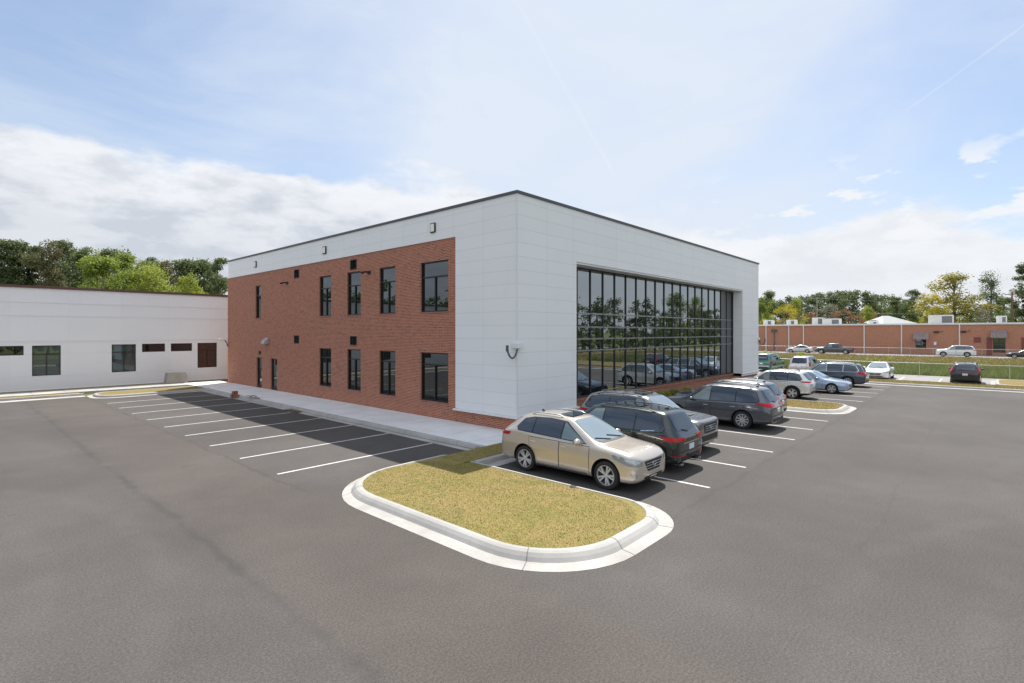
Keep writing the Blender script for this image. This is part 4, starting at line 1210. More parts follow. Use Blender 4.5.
def islands():
    N = 10
    # near island: gutter swells round the two nose corners and dies away along the stalls
    rr = lambda e_w, e_e, e_s, e_n, dr: round_rect(-8.18 - e_w, -4.43 + e_e, -8.28 - e_s, -.87 + e_n, (1.55 + dr, 1.05 + dr * .9, .12, 1.85 + dr), N)
    outs = [(rr(.60, .46, .58, .34, .5), .004), (rr(.29, .20, .29, .25, .24), .014), (rr(.235, .17, .235, .21, .20), .075), (rr(.17, .13, .17, .16, .15), .128), (rr(.10, .08, .10, .10, .09), .15), (rr(.015, .015, .015, .015, .02), .150), (rr(0, 0, 0, 0, 0), .12)]
    kerb_ring('kerb', 'pale concrete kerb and gutter round the near grass island', outs, (3, 10, 13, 19, 35, 40))
    # lawn of the island and of the bed along the facade
    g = MB(); base = rr(.01, .01, .01, .01, 0)
    g.add([(x, y, .135) for x, y in base], [tuple(range(len(base)))], 0)
    g.add([(-5.1, -2.05, .136), (-4.6, -2.05, .156), (3.9, -2.05, .156), (3.9, -.93, .156), (-4.6, -.93, .156), (-5.1, -.93, .136)], [(0, 1, 4, 5), (1, 2, 3, 4)])
    v, rng = blades(42000, (-8.22, -4.4, -8.33, -.86), .015, .036, 3, lambda x, y: np.full(len(x), .13), lambda q: in_rr(q, -8.19, -4.42, -8.29, -.88, 1.62), .006, .8)
    v2, _ = blades(9000, (-4.7, 3.8, -2.06, -.93), .015, .036, 4, lambda x, y: np.full(len(x), .154), None, .006, .8)
    b = MB(); me = g.build('island_lawn', M['turf'])
    tag(me, 'yellowish mown lawn on the near kerbed island', 'lawn', kind='stuff')
    o = obj('lawn_blades', raw_mesh('lawn_blades', np.concatenate([v, v2]), 3, M['blade'], rng), me); tag(o, kind='stuff')
    # second island between the stalls
    r2 = lambda e, dr: round_rect(14.70 - e, 18.05 + e, -7.95 - e, -1.4 + e, (1.0 + dr, .9 + dr, .1, .1), N)
    kerb_ring('kerb', 'pale concrete kerb round the small island between parked cars', [(r2(.55, .4), .004), (r2(.28, .24), .014), (r2(.22, .2), .08), (r2(.15, .15), .138), (r2(.09, .1), .152), (r2(.02, .02), .152), (r2(0, 0), .12)], (4, 16))
    g = MB(); base = r2(.01, 0); g.add([(x, y, .135) for x, y in base], [tuple(range(len(base)))], 0)
    me = g.build('island_lawn', M['strip']); tag(me, 'dry lawn on the small island between parked cars', 'lawn', kind='stuff')
    v, rng = blades(9000, (14.7, 18.05, -7.95, -2), .02, .06, 5, lambda x, y: np.full(len(x), .13), lambda q: in_rr(q, 14.72, 18.0, -7.93, -1.4, .8), .010, .8)
    o = obj('lawn_blades', raw_mesh('lawn_blades', v, 3, M['blade_dry'], rng), me); tag(o, kind='stuff')
    # island at the far end of the left stalls
    r3 = lambda e, dr: round_rect(-8.4 - e, -2.5 + e, 26.5 - e, 28.9 + e, (.9 + dr, .1, .1, .9 + dr), N)
    kerb_ring('kerb', 'narrow kerb round the grass strip at the end of left stalls', [(r3(.5, .4), .006), (r3(.22, .2), .016), (r3(.19, .18), .12), (r3(.15, .15), .15), (r3(.02, .02), .152), (r3(0, 0), .12)], (4,))
    g = MB(); base = r3(.01, 0); g.add([(x, y, .135) for x, y in base], [tuple(range(len(base)))], 0)
    tag(g.build('island_lawn', M['strip']), 'thin dry grass strip at the end of the left stalls', 'lawn', kind='stuff')
    # far strip across the end of the lot
    r4 = lambda e, dr: round_rect(34.2 - e, 37.4 + e * .8, -26 - e, -5.9 + e, (.6, .6, .7 + dr, .9 + dr), N)
    kerb_ring('kerb', 'long pale kerb across the far end of the lot', [(r4(.75, .4), .010), (r4(.22, .2), .018), (r4(.19, .18), .12), (r4(.15, .15), .15), (r4(.02, .02), .152), (r4(0, 0), .12)], (14,))
    g = MB(); base = r4(.01, 0); g.add([(x, y, .135) for x, y in base], [tuple(range(len(base)))], 0)
    me = g.build('strip_lawn', M['strip']); tag(me, 'dry grass strip across the far end of the lot', 'lawn', kind='stuff')
    v, rng = blades(16000, (34.2, 37.4, -24, -5.9), .03, .09, 6, lambda x, y: np.full(len(x), .13), None, .015, .8)
    o = obj('lawn_blades', raw_mesh('lawn_blades', v, 3, M['blade_dry'], rng), me); tag(o, kind='stuff')
    r5 = lambda e, dr: round_rect(37.9 - e, 43.6 + e, -26 - e, -14.3 + e, (.6, .6, 1 + dr, 1 + dr), N)
    kerb_ring('kerb', 'kerb round the grass plot right of the far black car', [(r5(.5, .4), .012), (r5(.22, .2), .02), (r5(.19, .18), .12), (r5(.15, .15), .15), (r5(.02, .02), .152), (r5(0, 0), .12)], (16,))
    g = MB(); base = r5(.01, 0); g.add([(x, y, .135) for x, y in base], [tuple(range(len(base)))], 0)
    tag(g.build('strip_lawn', M['strip']), 'grass plot right of the far black car', 'lawn', kind='stuff')
islands()

def walks():
    k = MB()
    # gutter, kerb face and walk along the brick side, wrapping the corner
    k.quad((-3.10, -.55, .006), (-2.80, -.55, .006), (-2.80, 26.3, .02), (-3.10, 26.3, .006), 0)
    k.loft([[(-2.80, y, .02), (-2.765, y, .125), (-2.735, y, .148), (-2.60, y, .15)] for y in (-.62, 26.3)], False, 1)
    for y in [y_ * 3.05 + .4 for y_ in range(9)]:
        k.loft([[(-2.803, y + d, .02), (-2.768, y + d, .126), (-2.736, y + d, .151), (-2.60, y + d, .153)] for d in (-.009, .009)], False, 2)
    k.quad((-4.2, -2.20, .004), (3.8, -2.20, .004), (3.8, -2.62, .004), (-4.2, -2.62, .004), 0)
    k.box(-2.812, -2.585, -.96, -.60, -.02, .1515, 1)
    o = k.build('kerb', [M['gutter'], M['kerb'], M['joint']], clean=False); tag(o, 'straight kerb and gutter along the brick side of the office', 'kerb', kind='structure')
    k2 = MB()
    k2.loft([[(x, -2.24, .006), (x, -2.215, .13), (x, -2.19, .15), (x, -2.06, .151)] for x in (-4.32, 14.6)], False, 0)
    k2.quad((-4.0, -2.24, .005), (-4.0, -2.66, .005), (14.2, -2.66, .005), (14.2, -2.24, .005), 1)
    k2.loft([[(x, -2.24, .006), (x, -2.215, .13), (x, -2.19, .15), (x, -2.06, .151)] for x in (18.2, 33.5)], False, 0)
    tag(k2.build('kerb', [M['kerb'], M['gutter']]), 'kerb at the heads of the stalls in front of the glass', 'kerb', kind='structure')
    s = MB()
    z = .15
    xs_ = [-2.60, -.001]
    ys_ = [-.92] + [i * 1.53 for i in range(0, 21)] + [31.9]
    for a, b in zip(ys_[:-1], ys_[1:]):
        s.quad((-2.60, a + .006, z), (-.001, a + .006, z), (-.001, b - .006, z), (-2.60, b - .006, z))
        s.quad((-2.60, b - .006, z - .002), (-.001, b - .006, z - .002), (-.001, b + .006, z - .002), (-2.60, b + .006, z - .002), 1)
    s.quad((.0, -.92, z - .001), (3.93, -.92, z - .001), (3.93, .04, z - .001), (.0, .04, z - .001))
    s.quad((-2.6, -.92, .0), (3.93, -.92, .0), (3.93, -.92, z - .001), (-2.6, -.92, z - .001))
    s.quad((-2.6, 26.3, z - .003), (-.001, 26.3, z - .003), (-.001, 31.9, z - .003), (-2.6, 31.9, z - .003))
    s.quad((-2.6, 26.3, 0), (-2.6, 26.3, z), (-2.6, 31.9, z), (-2.6, 31.9, 0))
    tag(s.build('sidewalk', [M['walk'], M['joint']]), 'pale concrete sidewalk along the foot of the brick wall', 'sidewalk', kind='structure')
    w = MB()
    w.bbox(-50, -2.62, 30.3, 32.6, -.05, .148, .02)
    for i in range(28): w.box(-48 + i * 1.6, -47.985 + i * 1.6, 30.31, 32.59, .147, .151, 1)
    w.box(-50, -9.4, 29.0, 30.29, 0, .012)
    tag(w.build('sidewalk', [M['gutter'], M['joint']]), 'pale concrete sidewalk in front of the long white building', 'sidewalk', kind='structure')  # darker concrete than the shaded walk, to offset full sun
    w = MB(); w.box(-50, -8.95, 28.1, 28.98, -.02, .014); w.bbox(-50, -8.9, 28.98, 29.16, -.02, .15, .02)
    tag(w.build('kerb', M['gutter']), 'kerb and gutter along the left end of the lot', 'kerb', kind='structure')
    g = MB(); g.box(-50, 16, 32.61, 33.98, -.02, .10); g.box(-50, -9.0, 29.17, 30.29, -.02, .10)
    tag(g.build('strip_lawn', M['strip']), 'yellow grass strip at the foot of the white building', 'lawn', kind='stuff')
walks()
# ------------------------------------------------------------------ far brick building, fences, poles
def far_brick():
    X = 99.0; y0, y1 = -21.9, 53.0; zb, zt = -.1, 5.33
    root = empty('brick_building', (X, 0, zb)); tag(root, 'long low red brick building with white downpipes and flat roof', 'building')
    O = root.location
    holes = [(-5.86, -4.43, 1.25, 2.83), (-15.76, -14.32, .75, 3.21), (25.04, 26.84, 1.1, 3.03)]
    w = MB(); wall_holes(w, 0, X, y0, y1, zb, zt, holes, .2)
    w.quad((X, y0, zb), (X, y0, zt), (X + 14, y0, zt), (X + 14, y0, zb)); w.quad((X + 14, y1, zb), (X + 14, y1, zt), (X, y1, zt), (X, y1, zb)); w.quad((X + 14, y0, zb), (X + 14, y0, zt), (X + 14, y1, zt), (X + 14, y1, zb))
    w.build('wall', M['brick_far'], root, origin=O)
    e = MB(); e.bbox(X - .22, X + .02, y0 - .1, y1 + .1, zt - .06, zt + .22, .02); e.build('roof_edge', M['flash'], root, origin=O)
    r = MB(); r.box(X + .02, X + 14, y0, y1, zt - .02, zt + .1); r.build('roof', M['roof'], root, origin=O)
    for y in (19.87, 15.63, 13.01, 3.05, -2.45, -10.21, 27.3, 34.5):
        p = MB(); p.tube([(X - .20, y, zt - .05), (X - .10, y, zt - .3), (X - .10, y, zb + .2)], .10, 6); p.build('downpipe', M['white'], root, origin=O)
    for a, b, c, d in holes:
        f = MB(); t = .07
        f.box(X + .08, X + .14, a, a + t, c, d); f.box(X + .08, X + .14, b - t, b, c, d); f.box(X + .08, X + .14, a + t, b - t, c, c + t); f.box(X + .08, X + .14, a + t, b - t, d - t, d); m = (a + b) / 2; f.box(X + .085, X + .14, m - .03, m + .03, c + t, d - t)
        fo = f.build('window', M['bronze'], root, origin=O)
        g = MB(); g.quad((X + .12, b - t, c + t), (X + .12, a + t, c + t), (X + .12, a + t, d - t), (X + .12, b - t, d - t)); g.build('pane', M['glass_dark'], fo, origin=O)
    for a, b, c, d in ((-6.22, -4.18, 2.96, 3.99), (-15.94, -14.02, 3.29, 4.29)):
        m = MB(); m.add([(X - .01, a, d), (X - .01, b, d), (X - 1.0, b, c), (X - 1.0, a, c), (X - .01, a, c), (X - .01, b, c), (X - 1.0, b, c - .18), (X - 1.0, a, c - .18)], [(0, 3, 2, 1), (0, 4, 3), (1, 2, 5), (3, 7, 6, 2)], 0)
        n = 8
        for k in range(n + 1):
            y = a + (b - a) * k / n
            m.tube([(X - .02, y, d + .01), (X - 1.01, y, c + .01)], .015, 4)
        m.build('awning', M['awning'], root, origin=O)
    m = MB(); m.box(X - .03, X + .0, -12.88, -11.97, 2.31, 3.21); m.build('blocked_window', M['door_red'], root, origin=O)
    m = MB(); m.box(X - .03, X + .0, -14.23, -13.54, .3, 3.19); m.build('shutter', M['door_red'], root, origin=O)
    m = MB(); m.box(X - .03, X + .0, -18.88, -17.56, .3, 3.21); m.build('door', M['door_red'], root, origin=O)
    for y, z in ((-7.24, 4.05), (-10.72, 4.1)):
        m = MB(); m.bbox(X - .25, X - .0, y - .35, y + .35, z - .14, z + .14, .03); m.tube([(X - .2, y - .5, z + .1), (X - .35, y - .9, z + .12)], .05, 6); m.build('wall_fixture', M['bronze'], root, origin=O)
    m = MB(); m.bbox(X - .15, X - .0, -7.24, -6.88, 1.83, 2.37, .02); m.build('meter_box', M['white'], root, origin=O)
    # stepped bay with pipework at the left end
    m = MB(); m.bbox(X - .5, X - .0, 21.1, 22.6, 1.95, 3.03, .03); m.tube([(X - .2, 18.27, 4.6), (X - .2, 18.27, .4)], .07, 6); m.bbox(X - .3, X, 17.8, 18.8, 4.05, 4.6, .03); m.build('pipework', M['gunmetal'], root, origin=O)
    for (a, b, xx, h, lb) in ((7.37, 10.28, 101.5, 1.2, 'long white rooftop unit left of the rusty shrub'), (10.28, 12.2, 102, 1.45, 'grey fronted rooftop unit beside the long white unit'), (15.15, 16.76, 101.5, 1.1, 'small dark topped rooftop unit below the yellow tree'),
                              (19.52, 21.2, 101.5, 1.1, 'small white rooftop unit nearest the white office corner'), (-9.34, -5.97, 101.5, 1.55, 'large white rooftop unit below the olive tree'), (-16.0, -14.74, 101.5, 1.25, 'small rooftop unit with grille at the right of the brick roof'), (1.64, 3.08, 103.5, .7, 'low grey rooftop box in front of the metal roofed house')):
        h *= 1.0
        t = empty('rooftop_unit', (xx + 1, (a + b) / 2, zt + .1)); tag(t, lb, 'rooftop unit', 'units on the brick building roof')
        m = MB(); m.bbox(xx, xx + 2.0, a, b, zt + .12, zt + .1 + h, .04); m.build('casing', M['hvac'], t, origin=t.location)
        m = MB(); m.box(xx - .02, xx, a + .15, a + (b - a) * .45, zt + .3, zt + h - .1); m.build('grille', M['grille'], t, origin=t.location)
        m = MB(); m.box(xx + .1, xx + 1.9, a + .1, b - .1, zt + .1 + h, zt + .18 + h); m.tube([(xx + 1, (a + b) / 2, zt + .18 + h), (xx + 1, (a + b) / 2, zt + .26 + h)], .4, 12); m.build('fan_cowl', M['grille'], t, origin=t.location)
far_brick()

def hip_house():
    c = at(903, 112, .2); root = empty('metal_roof_house', c, 0); tag(root, 'low house with pale metal hipped roof behind the brick building', 'house')
    root.rotation_euler.z = math.atan2(VX, UX)      # long side square to the street
    w = MB(); w.box(-3.9, 4.2, 0, 9, -.6, 5.2); w.build('wall', M['brick_far'], root)
    t = MB(); e = 5.15; r = 7.45
    v = [(-4.5, -.6, e), (4.8, -.6, e), (4.8, 9.6, e), (-4.5, 9.6, e), (-1.2, 4.5, r), (.2, 4.5, r)]
    t.add(v, [(0, 1, 5, 4), (1, 2, 5), (2, 3, 4, 5), (3, 0, 4)]); t.add([(x, y, z - .22) for x, y, z in v[:4]] + v[:4], [(0, 4, 5, 1), (1, 5, 6, 2), (2, 6, 7, 3), (3, 7, 4, 0), (0, 1, 2, 3)])
    t.build('roof', M['metal_roof'], root, clean=True)
    m = MB(); m.box(-1, 1, -.04, -.003, 2.0, 3.6); m.build('window', M['bronze'], root)
hip_house()

def chain_fence(name, label, p0, p1, h, zf, step, wire=.15, mid=False):
    root = empty(name, (p0[0], p0[1], zf(*p0))); tag(root, label, 'fence'); O = root.location
    L = (Vector(p1) - Vector(p0)).length; d = (Vector(p1) - Vector(p0)).normalized(); n = int(L / step)
    P = lambda s, z: (p0[0] + d.x * s, p0[1] + d.y * s, zf(p0[0] + d.x * s, p0[1] + d.y * s) + z)
    for i in range(n + 1):
        m = MB(); m.tube([P(i * step, -.1), P(i * step, h + .04)], .024, 6); m.ellipsoid(P(i * step, h + .06), (.045, .045, .03), 0, 6, 4); m.build('post', M['galv'], root, origin=O)
    m = MB(); m.tube([P(i * step, h) for i in range(n + 1)], .026, 6)
    if mid: m.tube([P(i * step, h * .5) for i in range(n + 1)], .022, 6)
    m.build('top_rail', M['galv'], root, origin=O)
    m = MB(); s = 0; t = .003
    while s < n * step - h:
        for a, b in ((0, h), (h, 0)):
            p, q = Vector(P(s, a)), Vector(P(s + h, b)); u = Vector((0, 0, t))
            m.add([p - u, p + u, q + u, q - u], [(0, 1, 2, 3)], 0)
        s += wire
    m.build('wire_mesh', M['galv'], root, origin=O)
chain_fence('chain_link_fence', 'chain link fence along the ditch behind the far parked row', (45.4, -30), (45.4, 18), 1.2, lambda x, y: 0, 3.0)
chain_fence('pipe_railing', 'pipe rail fence between the far road and the brick building', (95.6, -31), (95.6, 41), 1.12, lambda x, y: .20, 3.0, .3)

def pole(px, depth, ztop, label, mat_, arms, name='utility_pole'):
    c = at(px, depth, .5); root = empty(name, c); tag(root, label, 'utility pole', 'utility poles beyond the brick building')
    m = MB(); m.tube([(0, 0, -.5), (0, 0, ztop - .5)], [.19, .13], 8); m.build('shaft', mat_, root)
    for z, w in arms:
        m = MB(); m.box(-.07, .07, -w, w, ztop - .5 - z - .06, ztop - .5 - z + .06)
        for k in (-1, -.5, .5, 1): m.tube([(0, w * .93 * k, ztop - .5 - z + .06), (0, w * .93 * k, ztop - .5 - z + .22)], .04, 5)
        m.build('cross_arm', mat_, root)
    return c
pa = pole(817, 135, top_z(297, 135), 'grey utility pole with two cross arms before dark far wood', M['pole'], ((.4, 1.4), (3.4, 1.1)))
pb = pole(1012, 105, top_z(292, 105), 'brown wooden utility pole among trees at far right', M['pole_brown'], ((.5, 1.1),))
def wires():
    for k, (dz, lb) in enumerate(((.25, 'upper overhead wire strung between the two utility poles'), (3.2, 'lower overhead wire strung between the two utility poles'))):
        pts = []
        a = Vector((pa.x, pa.y, top_z(297, 135) - dz)); b = Vector((pb.x, pb.y, top_z(292, 105) - dz)); c = a + (a - b) * 1.0
        for q, r in ((c, a), (a, b), (b, b + (b - a) * .5)):
            for i in range(8):
                t = i / 8; p = q.lerp(r, t); p.z -= 1.2 * 4 * t * (1 - t); pts.append(p)
        m = MB(); m.tube(pts, .02, 4)
        tag(m.build('overhead_wire', M['bronze'], origin=(pa.x, pa.y, 0)), lb, 'wire')
wires()

M['brown_block'] = simple('brown_block', (0.26, 0.11, 0.06), 0.9, var=0.3, vscale=9)
def odds():
    # tapered concrete block by the white wall
    c = (-2.95, 32.25); m = MB()
    b0, b1, d0, d1, h = .72, .62, .40, .30, .82
    prof = [[(c[0] + sx * (b0 + (b1 - b0) * t) + random.uniform(-.012, .012), c[1] + sy * (d0 + (d1 - d0) * t) + random.uniform(-.01, .01), .148 + h * t) for sx, sy in ((-1, -1), (0, -1), (1, -1), (1, 0), (1, 1), (0, 1), (-1, 1), (-1, 0))] for t in (0, .03, .5, .94, 1.0)]
    m.loft(prof, True); m.add(prof[-1], [tuple(range(8))])
    o = m.build('concrete_block', M['block'], origin=(c[0], c[1], .148)); tag(o, 'rough tapered concrete block on the walk by the white wall', 'block')
    # a few loose bricks left on the kerb
    for k, (x, y, z, rz) in enumerate(((-2.93, 20.75, .02, .2), (-2.91, 20.40, .02, -.1), (-2.92, 20.6, .222, .35))):
        m = MB(); m.bbox(-.21, .21, -.105, .105, 0, .20, .01)
        o = m.build('brick_block', M['brown_block'], origin=(0, 0, 0)); o.location = (x, y, z); o.rotation_euler = (0, 0, rz)
        o.scale = (.75, .85, 1.0)
        tag(o, ('dark red block lying on the kerb by the left stalls, the left one', 'dark red block lying on the kerb by the left stalls, the right one', 'dark red block on top of the two blocks on the kerb')[k], 'block', 'red blocks on the kerb')
    m = MB(); rng = random.Random(5)
    pts = [(-2.75 + rng.uniform(-.25, .3), 18.3 + rng.uniform(-.8, .8), .17 + rng.uniform(0, .14)) for _ in range(14)]
    m.tube(pts, .012, 5); o = m.build('wire_tangle', M['gunmetal'], origin=(-2.75, 18.3, .15)); tag(o, 'loose tangle of dark wire on the kerb past the red blocks', 'wire')
    m = MB()
    n = 14; ring = [(-2.95 + .35 * math.cos(k * 2 * math.pi / n) * rng.uniform(.6, 1.2), 12.6 + .75 * math.sin(k * 2 * math.pi / n) * rng.uniform(.6, 1.2)) for k in range(n)]
    m.loft([[(x, y, .008) for x, y in ring], [(-2.95 + (x + 2.95) * .6, 12.6 + (y - 12.6) * .6, .045) for x, y in ring]], True); m.add([(-2.95 + (x + 2.95) * .6, 12.6 + (y - 12.6) * .6, .045) for x, y in ring], [tuple(range(n))])
    o = m.build('mulch_pile', M['bark'], origin=(-2.95, 12.6, 0)); tag(o, 'small spill of brown mulch in the gutter beside the kerb', 'mulch')
    v, rg = blades(260, (-3.2, -2.8, 11.9, 13.3), .02, .06, 9, lambda x, y: np.full(len(x), .02), None, .03, .9)
    o2 = obj('chips', raw_mesh('chips', v - np.array((-2.95, 12.6, 0)), 3, M['leaf_rust'], rg), o); tag(o2, kind='stuff')
odds()

# ------------------------------------------------------------------ planting
def ditch_grass():
    zf = lambda x, y: terrain_z(x)
    v, rng = blades(34000, (46.9, 58.5, -27, 15), .35, 1.25, 11, zf, None, .035, .35)
    tag(obj('ditch_grass', raw_mesh('ditch_grass', v, 3, M['blade_green'], rng)), 'tall fresh green grass growing in the ditch behind the fence', 'grass', kind='stuff')
    v, rng = blades(52000, (54.5, 87.6, -36, 34), .12, .40, 12, zf, None, .045, .7)
    tag(obj('bank_grass', raw_mesh('bank_grass', v, 3, M['blade_dry'], rng)), 'short dry grass covering the bank below the far road', 'grass', kind='stuff')
ditch_grass()

def leaf_quads(centres, n, rad, size, rng, flat=1.0, up=.3):
    """rhombic leaf clumps round a set of centres (k,4: x,y,z,r)"""
    k = len(centres)
    idx = rng.integers(0, k, n)
    c = centres[idx]
    far = 1 + 0.4 * (rng.random((n, 1)) < .10)
    d = rng.normal(0, 1, (n, 3)); d /= np.linalg.norm(d, axis=1)[:, None] + 1e-9
    r = c[:, 3:4] * (rng.random((n, 1)) ** .5) * rad * far
    p = c[:, :3] + d * r * np.array([1, 1, flat])
    nrm = d * .6 + rng.normal(0, .6, (n, 3)) + np.array([0, 0, up]); nrm /= np.linalg.norm(nrm, axis=1)[:, None]
    a = np.cross(nrm, rng.normal(0, 1, (n, 3))); a /= np.linalg.norm(a, axis=1)[:, None] + 1e-9
    b = np.cross(nrm, a)
    s = size * (.55 + .9 * rng.random((n, 1)))
    v = np.empty((n, 4, 3))
    v[:, 0] = p - a * s; v[:, 1] = p - b * s * .55; v[:, 2] = p + a * s; v[:, 3] = p + b * s * .55
    return v.reshape(-1, 3)

KIND = dict(  # leaf material, bark, crown base, crown width/height, clumps, leaves, leaf size, flatness, shape
    pine=('leaf_pine', 'bark', .38, .36, 44, 9000, .115, .5, 'pine'),
    pine_full=('leaf_pine', 'bark', .18, .42, 60, 11000, .12, .65, 'oval'),
    umbrella=('leaf_pine', 'bark', .66, .40, 22, 4500, .11, .4, 'pine'),
    brown=('leaf_brown', 'bark', .40, .42, 46, 8500, .115, .7, 'oval'),
    spring=('leaf_spring', 'bark_grey', .12, .62, 64, 11000, .12, .85, 'oval'),
    lime=('leaf_lime', 'bark_grey', .15, .58, 58, 10000, .115, .85, 'oval'),
    yellow=('leaf_yellow', 'bark_grey', .15, .95, 50, 9000, .11, .8, 'round'),
    olive=('leaf_olive', 'bark', .18, .62, 60, 8500, .115, .8, 'oval'),
    airy=('leaf_green', 'bark_grey', .30, .52, 40, 5200, .10, .8, 'oval'),
    green=('leaf_green', 'bark', .10, .65, 56, 10000, .115, .8, 'oval'),
    rust=('leaf_rust', 'bark_grey', .10, 1.15, 44, 6500, .13, .8, 'round'),
    twig=('leaf_grey', 'bark_grey', .15, .60, 36, 3200, .11, .8, 'round'))
TREES = {}
def tree_mesh(kind, var):
    """unit-height-12 tree; crown and trunk meshes shared by trees of the same sort"""
    if (kind, var) in TREES: return TREES[(kind, var)]
    lm, bmk, cb, wr, nc, nl, ls, fl, shp = KIND[kind]
    H = 12.0
    rng = np.random.default_rng(abs(hash_(kind)) % 9999 + var * 77)
    zs0 = H * cb
    C = []
    while len(C) < nc:
        t = rng.random()
        if shp == 'pine': env = (.55 + .45 * math.sin(math.pi * min(1, t * 1.15))) * (1.0 if t < .75 else 1 - (t - .75) * 2.2)
        elif shp == 'round': env = math.sin(math.pi * (.12 + .80 * t)) ** .6
        else: env = math.sin(math.pi * (.14 + .80 * t)) ** .75 * (1.05 - .35 * t)
        R = H * wr * .5 * env
        a = rng.random() * 2 * math.pi; rr = R * rng.random() ** .55
        wob = 1 + .30 * math.sin(3 * a + var) + .24 * math.sin(5 * a + 2.1 * var + 5 * t) + rng.normal(0, .10)
        r = H * (.040 + .055 * rng.random()) * (1.15 if shp != 'pine' else 1.0)
        C.append((math.cos(a) * rr * wob, math.sin(a) * rr * wob, zs0 + t * (H - zs0) * .96, r))
    C = np.array(C)
    v = leaf_quads(C, nl, 1.0, ls, rng, fl)
    crown = raw_mesh('crown', v, 4, M[lm], rng)
    t = MB(); rnd = random.Random(var * 13 + len(kind))
    lean = (rnd.uniform(-.3, .3), rnd.uniform(-.3, .3))
    tr = [(lean[0] * k / 6 + rnd.uniform(-.06, .06), lean[1] * k / 6 + rnd.uniform(-.06, .06), H * .92 * k / 6) for k in range(7)]
    tr[0] = (0, 0, -.6)
    t.tube(tr, [.26, .22, .19, .16, .12, .08, .03], 8)
    for c in C[::1 if nl < 4500 else 2]:
        z = max(H * .15, c[2] - H * (.06 + .10 * rnd.random())); k = min(5.99, z / (H * .92) * 6); i = int(k); f = k - i
        p = Vector(tr[i]).lerp(Vector(tr[i + 1]), f); q = Vector(c[:3]); m = p.lerp(q, .55) + Vector((0, 0, .12 if shp != 'pine' else -.05))
        t.tube([p, m, q], [.07, .045, .015], 4, cap=False)
    tm = t.build('trunk', M[bmk]); trunk = tm.data; bpy.data.objects.remove(tm)
    TREES[(kind, var)] = (trunk, crown)
    return trunk, crown
def hash_(s): return sum((i + 1) * ord(ch) * 31 for i, ch in enumerate(s))

def tree(name, kind, var, px, pyt, depth, label, cat='tree', group=None, wide=1.0, zb=0.0, rot=None):
    trunk, crown = tree_mesh(kind, var)
    h = top_z(pyt, depth) - zb
    root = empty(name, at(px, depth, zb), rot if rot is not None else random.uniform(0, 6.28)); tag(root, label, cat, group)
    s = h / 12.0; root.scale = (s * wide, s * wide, s)
    obj('trunk', trunk, root); obj('crown', crown, root)
    return root
GL = 'trees behind the white building'; GR = 'trees behind the brick building'
L = [('pine_tree', 'pine', 0, -2, 236, 90, 'dark pine at the left picture edge above the white roof', 1.1),
     ('pine_tree', 'pine', 1, 12, 238, 88, 'dark pine second from the left above the white roof', 1.1),
     ('pine_tree', 'pine', 2, 29, 241, 92, 'dark pine just left of the brownish pine', 1.0),
     ('brown_pine_tree', 'brown', 0, 48, 242, 84, 'brownish pine with a bare trunk above the white roof', .72),
     ('pine_tree', 'pine', 3, 65, 241, 94, 'tall thin dark pine just right of the brownish pine', .9),
     ('leafy_tree', 'spring', 0, 74, 249, 96, 'slim bright green tree showing between dark pines', .62),
     ('pine_tree', 'pine_full', 0, 83, 246, 90, 'dense dark pine left of the big bright green tree', .95),
     ('leafy_tree', 'spring', 1, 103, 254, 80, 'largest bright green spring tree above the white roof', 1.0),
     ('pine_tree', 'pine_full', 1, 108, 247, 98, 'dark rounded pine top behind the largest bright green tree', 1.0),
     ('leafy_tree', 'spring', 2, 124, 253, 92, 'tall bright green tree right of the largest bright green one', .9),
     ('leafy_tree', 'spring', 3, 138, 256, 86, 'bright green tree second from the lime tree', 1.0),
     ('leafy_tree', 'lime', 0, 155, 261, 82, 'yellowish lime tree with rounded crown above the white roof', 1.05),
     ('pine_tree', 'pine', 4, 150, 255, 100, 'small dark pine top poking above the lime tree', .9),
     ('brown_pine_tree', 'brown', 1, 166, 261, 95, 'brown tinged tree right behind the lime tree', 1.0),
     ('pine_tree', 'pine_full', 2, 186, 257, 92, 'dark dense pine right of the brown tinged tree', 1.05),
     ('pine_tree', 'pine_full', 3, 203, 259, 94, 'dark dense pine nearest the office end above white roof', 1.05),
     ('pale_bush_tree', 'lime', 1, 189, 276, 78, 'small pale lime tree below the dense dark pines', .9),
     ('pine_tree', 'pine', 5, 219, 258, 90, 'thin pine with bare trunk at the office corner', .75)]
for nm, k, v, px, pyt, d, lb, wd in L: tree(nm, k, v, px, pyt, d, lb, 'tree', GL, wd)
